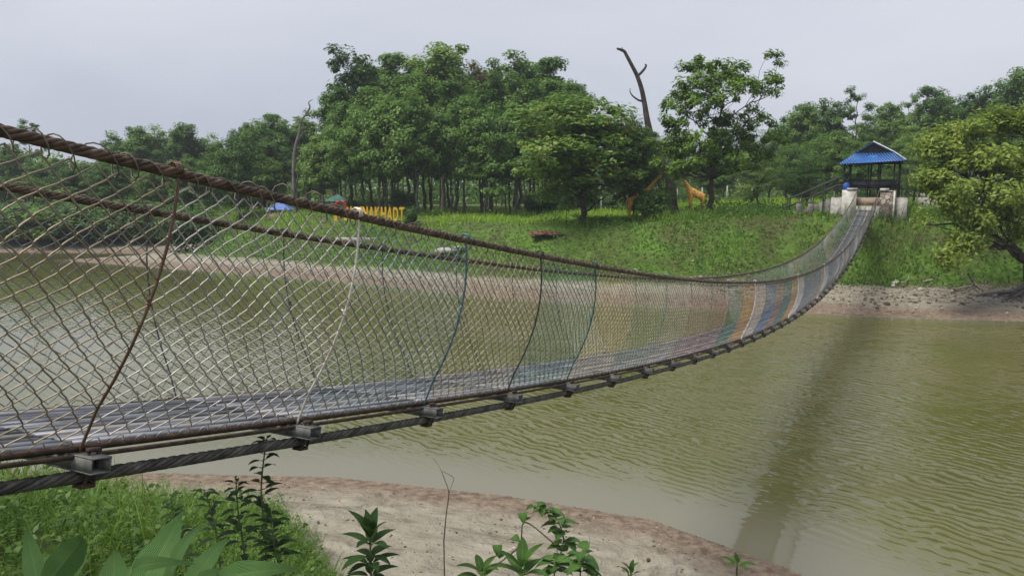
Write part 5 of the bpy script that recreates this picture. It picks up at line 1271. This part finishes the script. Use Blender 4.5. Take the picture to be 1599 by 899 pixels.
# bare twig sticking up from the sand edge
g = pt(698, 880, 3.6); g[2] = gz1(g[0], 3.6)
tw = thing('dry_twig', 'thin bare forked twig standing up in front of the water', 'twig', tuple(g)); b = MB()
def q3(l): return smooth([pt(x, y, 3.6 + d) - g for x, y, d in l], 12)
b.tube(np.concatenate([[np.zeros(3)], q3([(693, 845, 0), (697, 800, 0), (701, 770, 0), (695, 750, .02), (690, 737, .02)])]), np.linspace(.0035, .0015, 13), 5)
b.tube(q3([(701, 770, 0), (706, 755, .02), (708, 745, .02), (690, 735, .03)]), .0014, 4); b.tube(q3([(701, 770, 0), (712, 777, -.02), (720, 780, -.02)]), .0013, 4); b.tube(q3([(690, 737, 0), (684, 725, .02), (676, 714, .03)]), .0012, 4)
b.build('stem', M['twig'], tw, True)
g = pt(918, 870, 2.9); g[2] = gz1(g[0], 2.9); b = MB(); leafmesh(b, (0, 0, 0), pt(922, 812, 2.9) - g, .014, .02, (1, .3, 0), 'lance', .2, 10)
o = b.build('grass_blade', M['grass'], None, True); o.location = tuple(g); tag(o, 'single tall grass blade right of the climbing vine', 'grass blade')

# grass and weeds of the near bank (uncountable)
near = lambda X, Y, z, s, di, isf, d, u: (~isf) & (di > 1.0) & (s < 0.55)
blades(21000, (-9, 0.5), (2.2, 12.5), 0.40, 0.0048, lambda X, Y, z, s, di, isf, d, u: near(X, Y, z, s, di, isf, d, u) & (X < -.20 * Y + .5 - .6 * u) & (u < np.where(wob(X, Y, 1, 4) > 0, 1, .45)), M['grass'], 'near_grass', 91, .9)
blades(5000, (-6, 3.5), (1.9, 7.5), 0.26, 0.004, lambda X, Y, z, s, di, isf, d, u: near(X, Y, z, s, di, isf, d, u), M['grass'], 'bank_edge_grass', 92, .8)
# ferny weeds: little stalks with paired leaflets
rs = np.random.default_rng(93); n = 5200
X = rs.uniform(-8, 0.6, n); Y = rs.uniform(2.2, 11.8, n); z_, sd_, di, isf, d = ground_info(X, Y)
m = (~isf) & (di > 1.0) & (sd_ < .9) & (X < -.20 * Y + 1.1 - .8 * rs.random(n)); X, Y, z_ = X[m], Y[m], z_[m]; n = len(X)
hh = rs.uniform(.18, .62, n); az = rs.uniform(0, 6.28, n); ln_ = rs.uniform(.1, .5, n)
k = 11; s = np.linspace(.25, 1, k)
P_ = np.stack([X[:, None] + np.cos(az)[:, None] * (hh * ln_)[:, None] * s**1.6, Y[:, None] + np.sin(az)[:, None] * (hh * ln_)[:, None] * s**1.6, z_[:, None] + hh[:, None] * s * (1 - .25 * s)], -1)
ll = (.068 * (1.15 - .75 * s))[None] * rs.uniform(.6, 1.3, (n, 1))
b = MB()
for sd in (-1, 1):
    dirs = np.stack([-np.sin(az) * sd + .35 * np.cos(az), np.cos(az) * sd + .35 * np.sin(az), np.full(n, .15)], 1)[:, None] + rs.normal(size=(n, k, 3)) * .25
    dirs /= np.linalg.norm(dirs, axis=2, keepdims=True)
    sdv = np.cross(dirs, [0, 0, 1.]); A0 = P_; A2 = P_ + dirs * ll[..., None]; mid_ = P_ + dirs * ll[..., None] * .5; wv_ = sdv * ll[..., None] * .16
    V = np.stack([A0, mid_ + wv_, A2 - np.array([0, 0, .006]), mid_ - wv_], 2).reshape(-1, 3); b.add(V, np.arange(len(V)).reshape(-1, 4))
V, F = tubes(P_, .0016, 3, cap=False); b.add(V, F)
tag(b.build('ferny_weeds', M['weed']), kind='stuff')
blades(2600, (-3.2, 0.2), (5.0, 8.2), 0.22, 0.0045, lambda X, Y, z, s, di, isf, d, u: (~isf) & (X < -.20 * Y + .9 - .9 * u**2) & (wob(X * 2, Y * 2, 1, 5) > -.1), M['grass'], 'sand_edge_grass', 94, .9)
n = 26000; X = rs.uniform(-7.5, .6, n); Y = rs.uniform(2.2, 11.5, n); z_, sd_, di, isf, d = ground_info(X, Y)
m = (~isf) & (di > 1.2) & (sd_ < .5) & (X < -.20 * Y + .5); C = np.stack([X, Y, z_ + .32 * rs.random(n)**.8 * np.clip(.7 + .5 * wob(X * 1.5, Y * 1.5, 1, 6), .2, 1.5)], 1)[m]
V, F = diamonds(C, np.array([0, -.2, .9]) + rs.normal(size=C.shape) * .5, rs.uniform(.03, .095, len(C)), .5, rs); b = MB(); b.add(V, F); tag(b.build('low_weeds', M['weed']), kind='stuff')

# a small leaf caught in the net at the left, as in the wire: dropped sprig
sp_ = netpt(np.array([0.95]), np.array([.32]), -1)[0]
b = MB(); leafmesh(b, (0, 0, 0), (.01, .01, .055), .03, .1, (1, .4, 0), 'heart', .2, 8); leafmesh(b, (0, 0, -.01), (.012, .0, -.06), .02, .1, (1, .4, 0), 'heart', .2, 8)
o = b.build('leaf_sprig', M['vleaf'], None, True); o.location = tuple(sp_); tag(o, 'green leaf sprig caught in the chain-link at the left', 'leaf')

# ------------------------------------------------------------------ air
HZ = 0.0006
if HZ:
    b = MB(); b.box((0, 55, 13.0), (420, 170, 30.0))
    m = bpy.data.materials.new('thin_haze'); m.use_nodes = True; q = m.node_tree; q.nodes.clear()
    oo = N(q, 'ShaderNodeOutputMaterial'); pv = N(q, 'ShaderNodeVolumePrincipled'); pv.inputs['Color'].default_value = (0.86, 0.91, 1.0, 1); pv.inputs['Density'].default_value = HZ; pv.inputs['Anisotropy'].default_value = 0.2
    L(q, pv.outputs[0], oo.inputs['Volume'])
    tag(b.build('haze', m), kind='stuff')
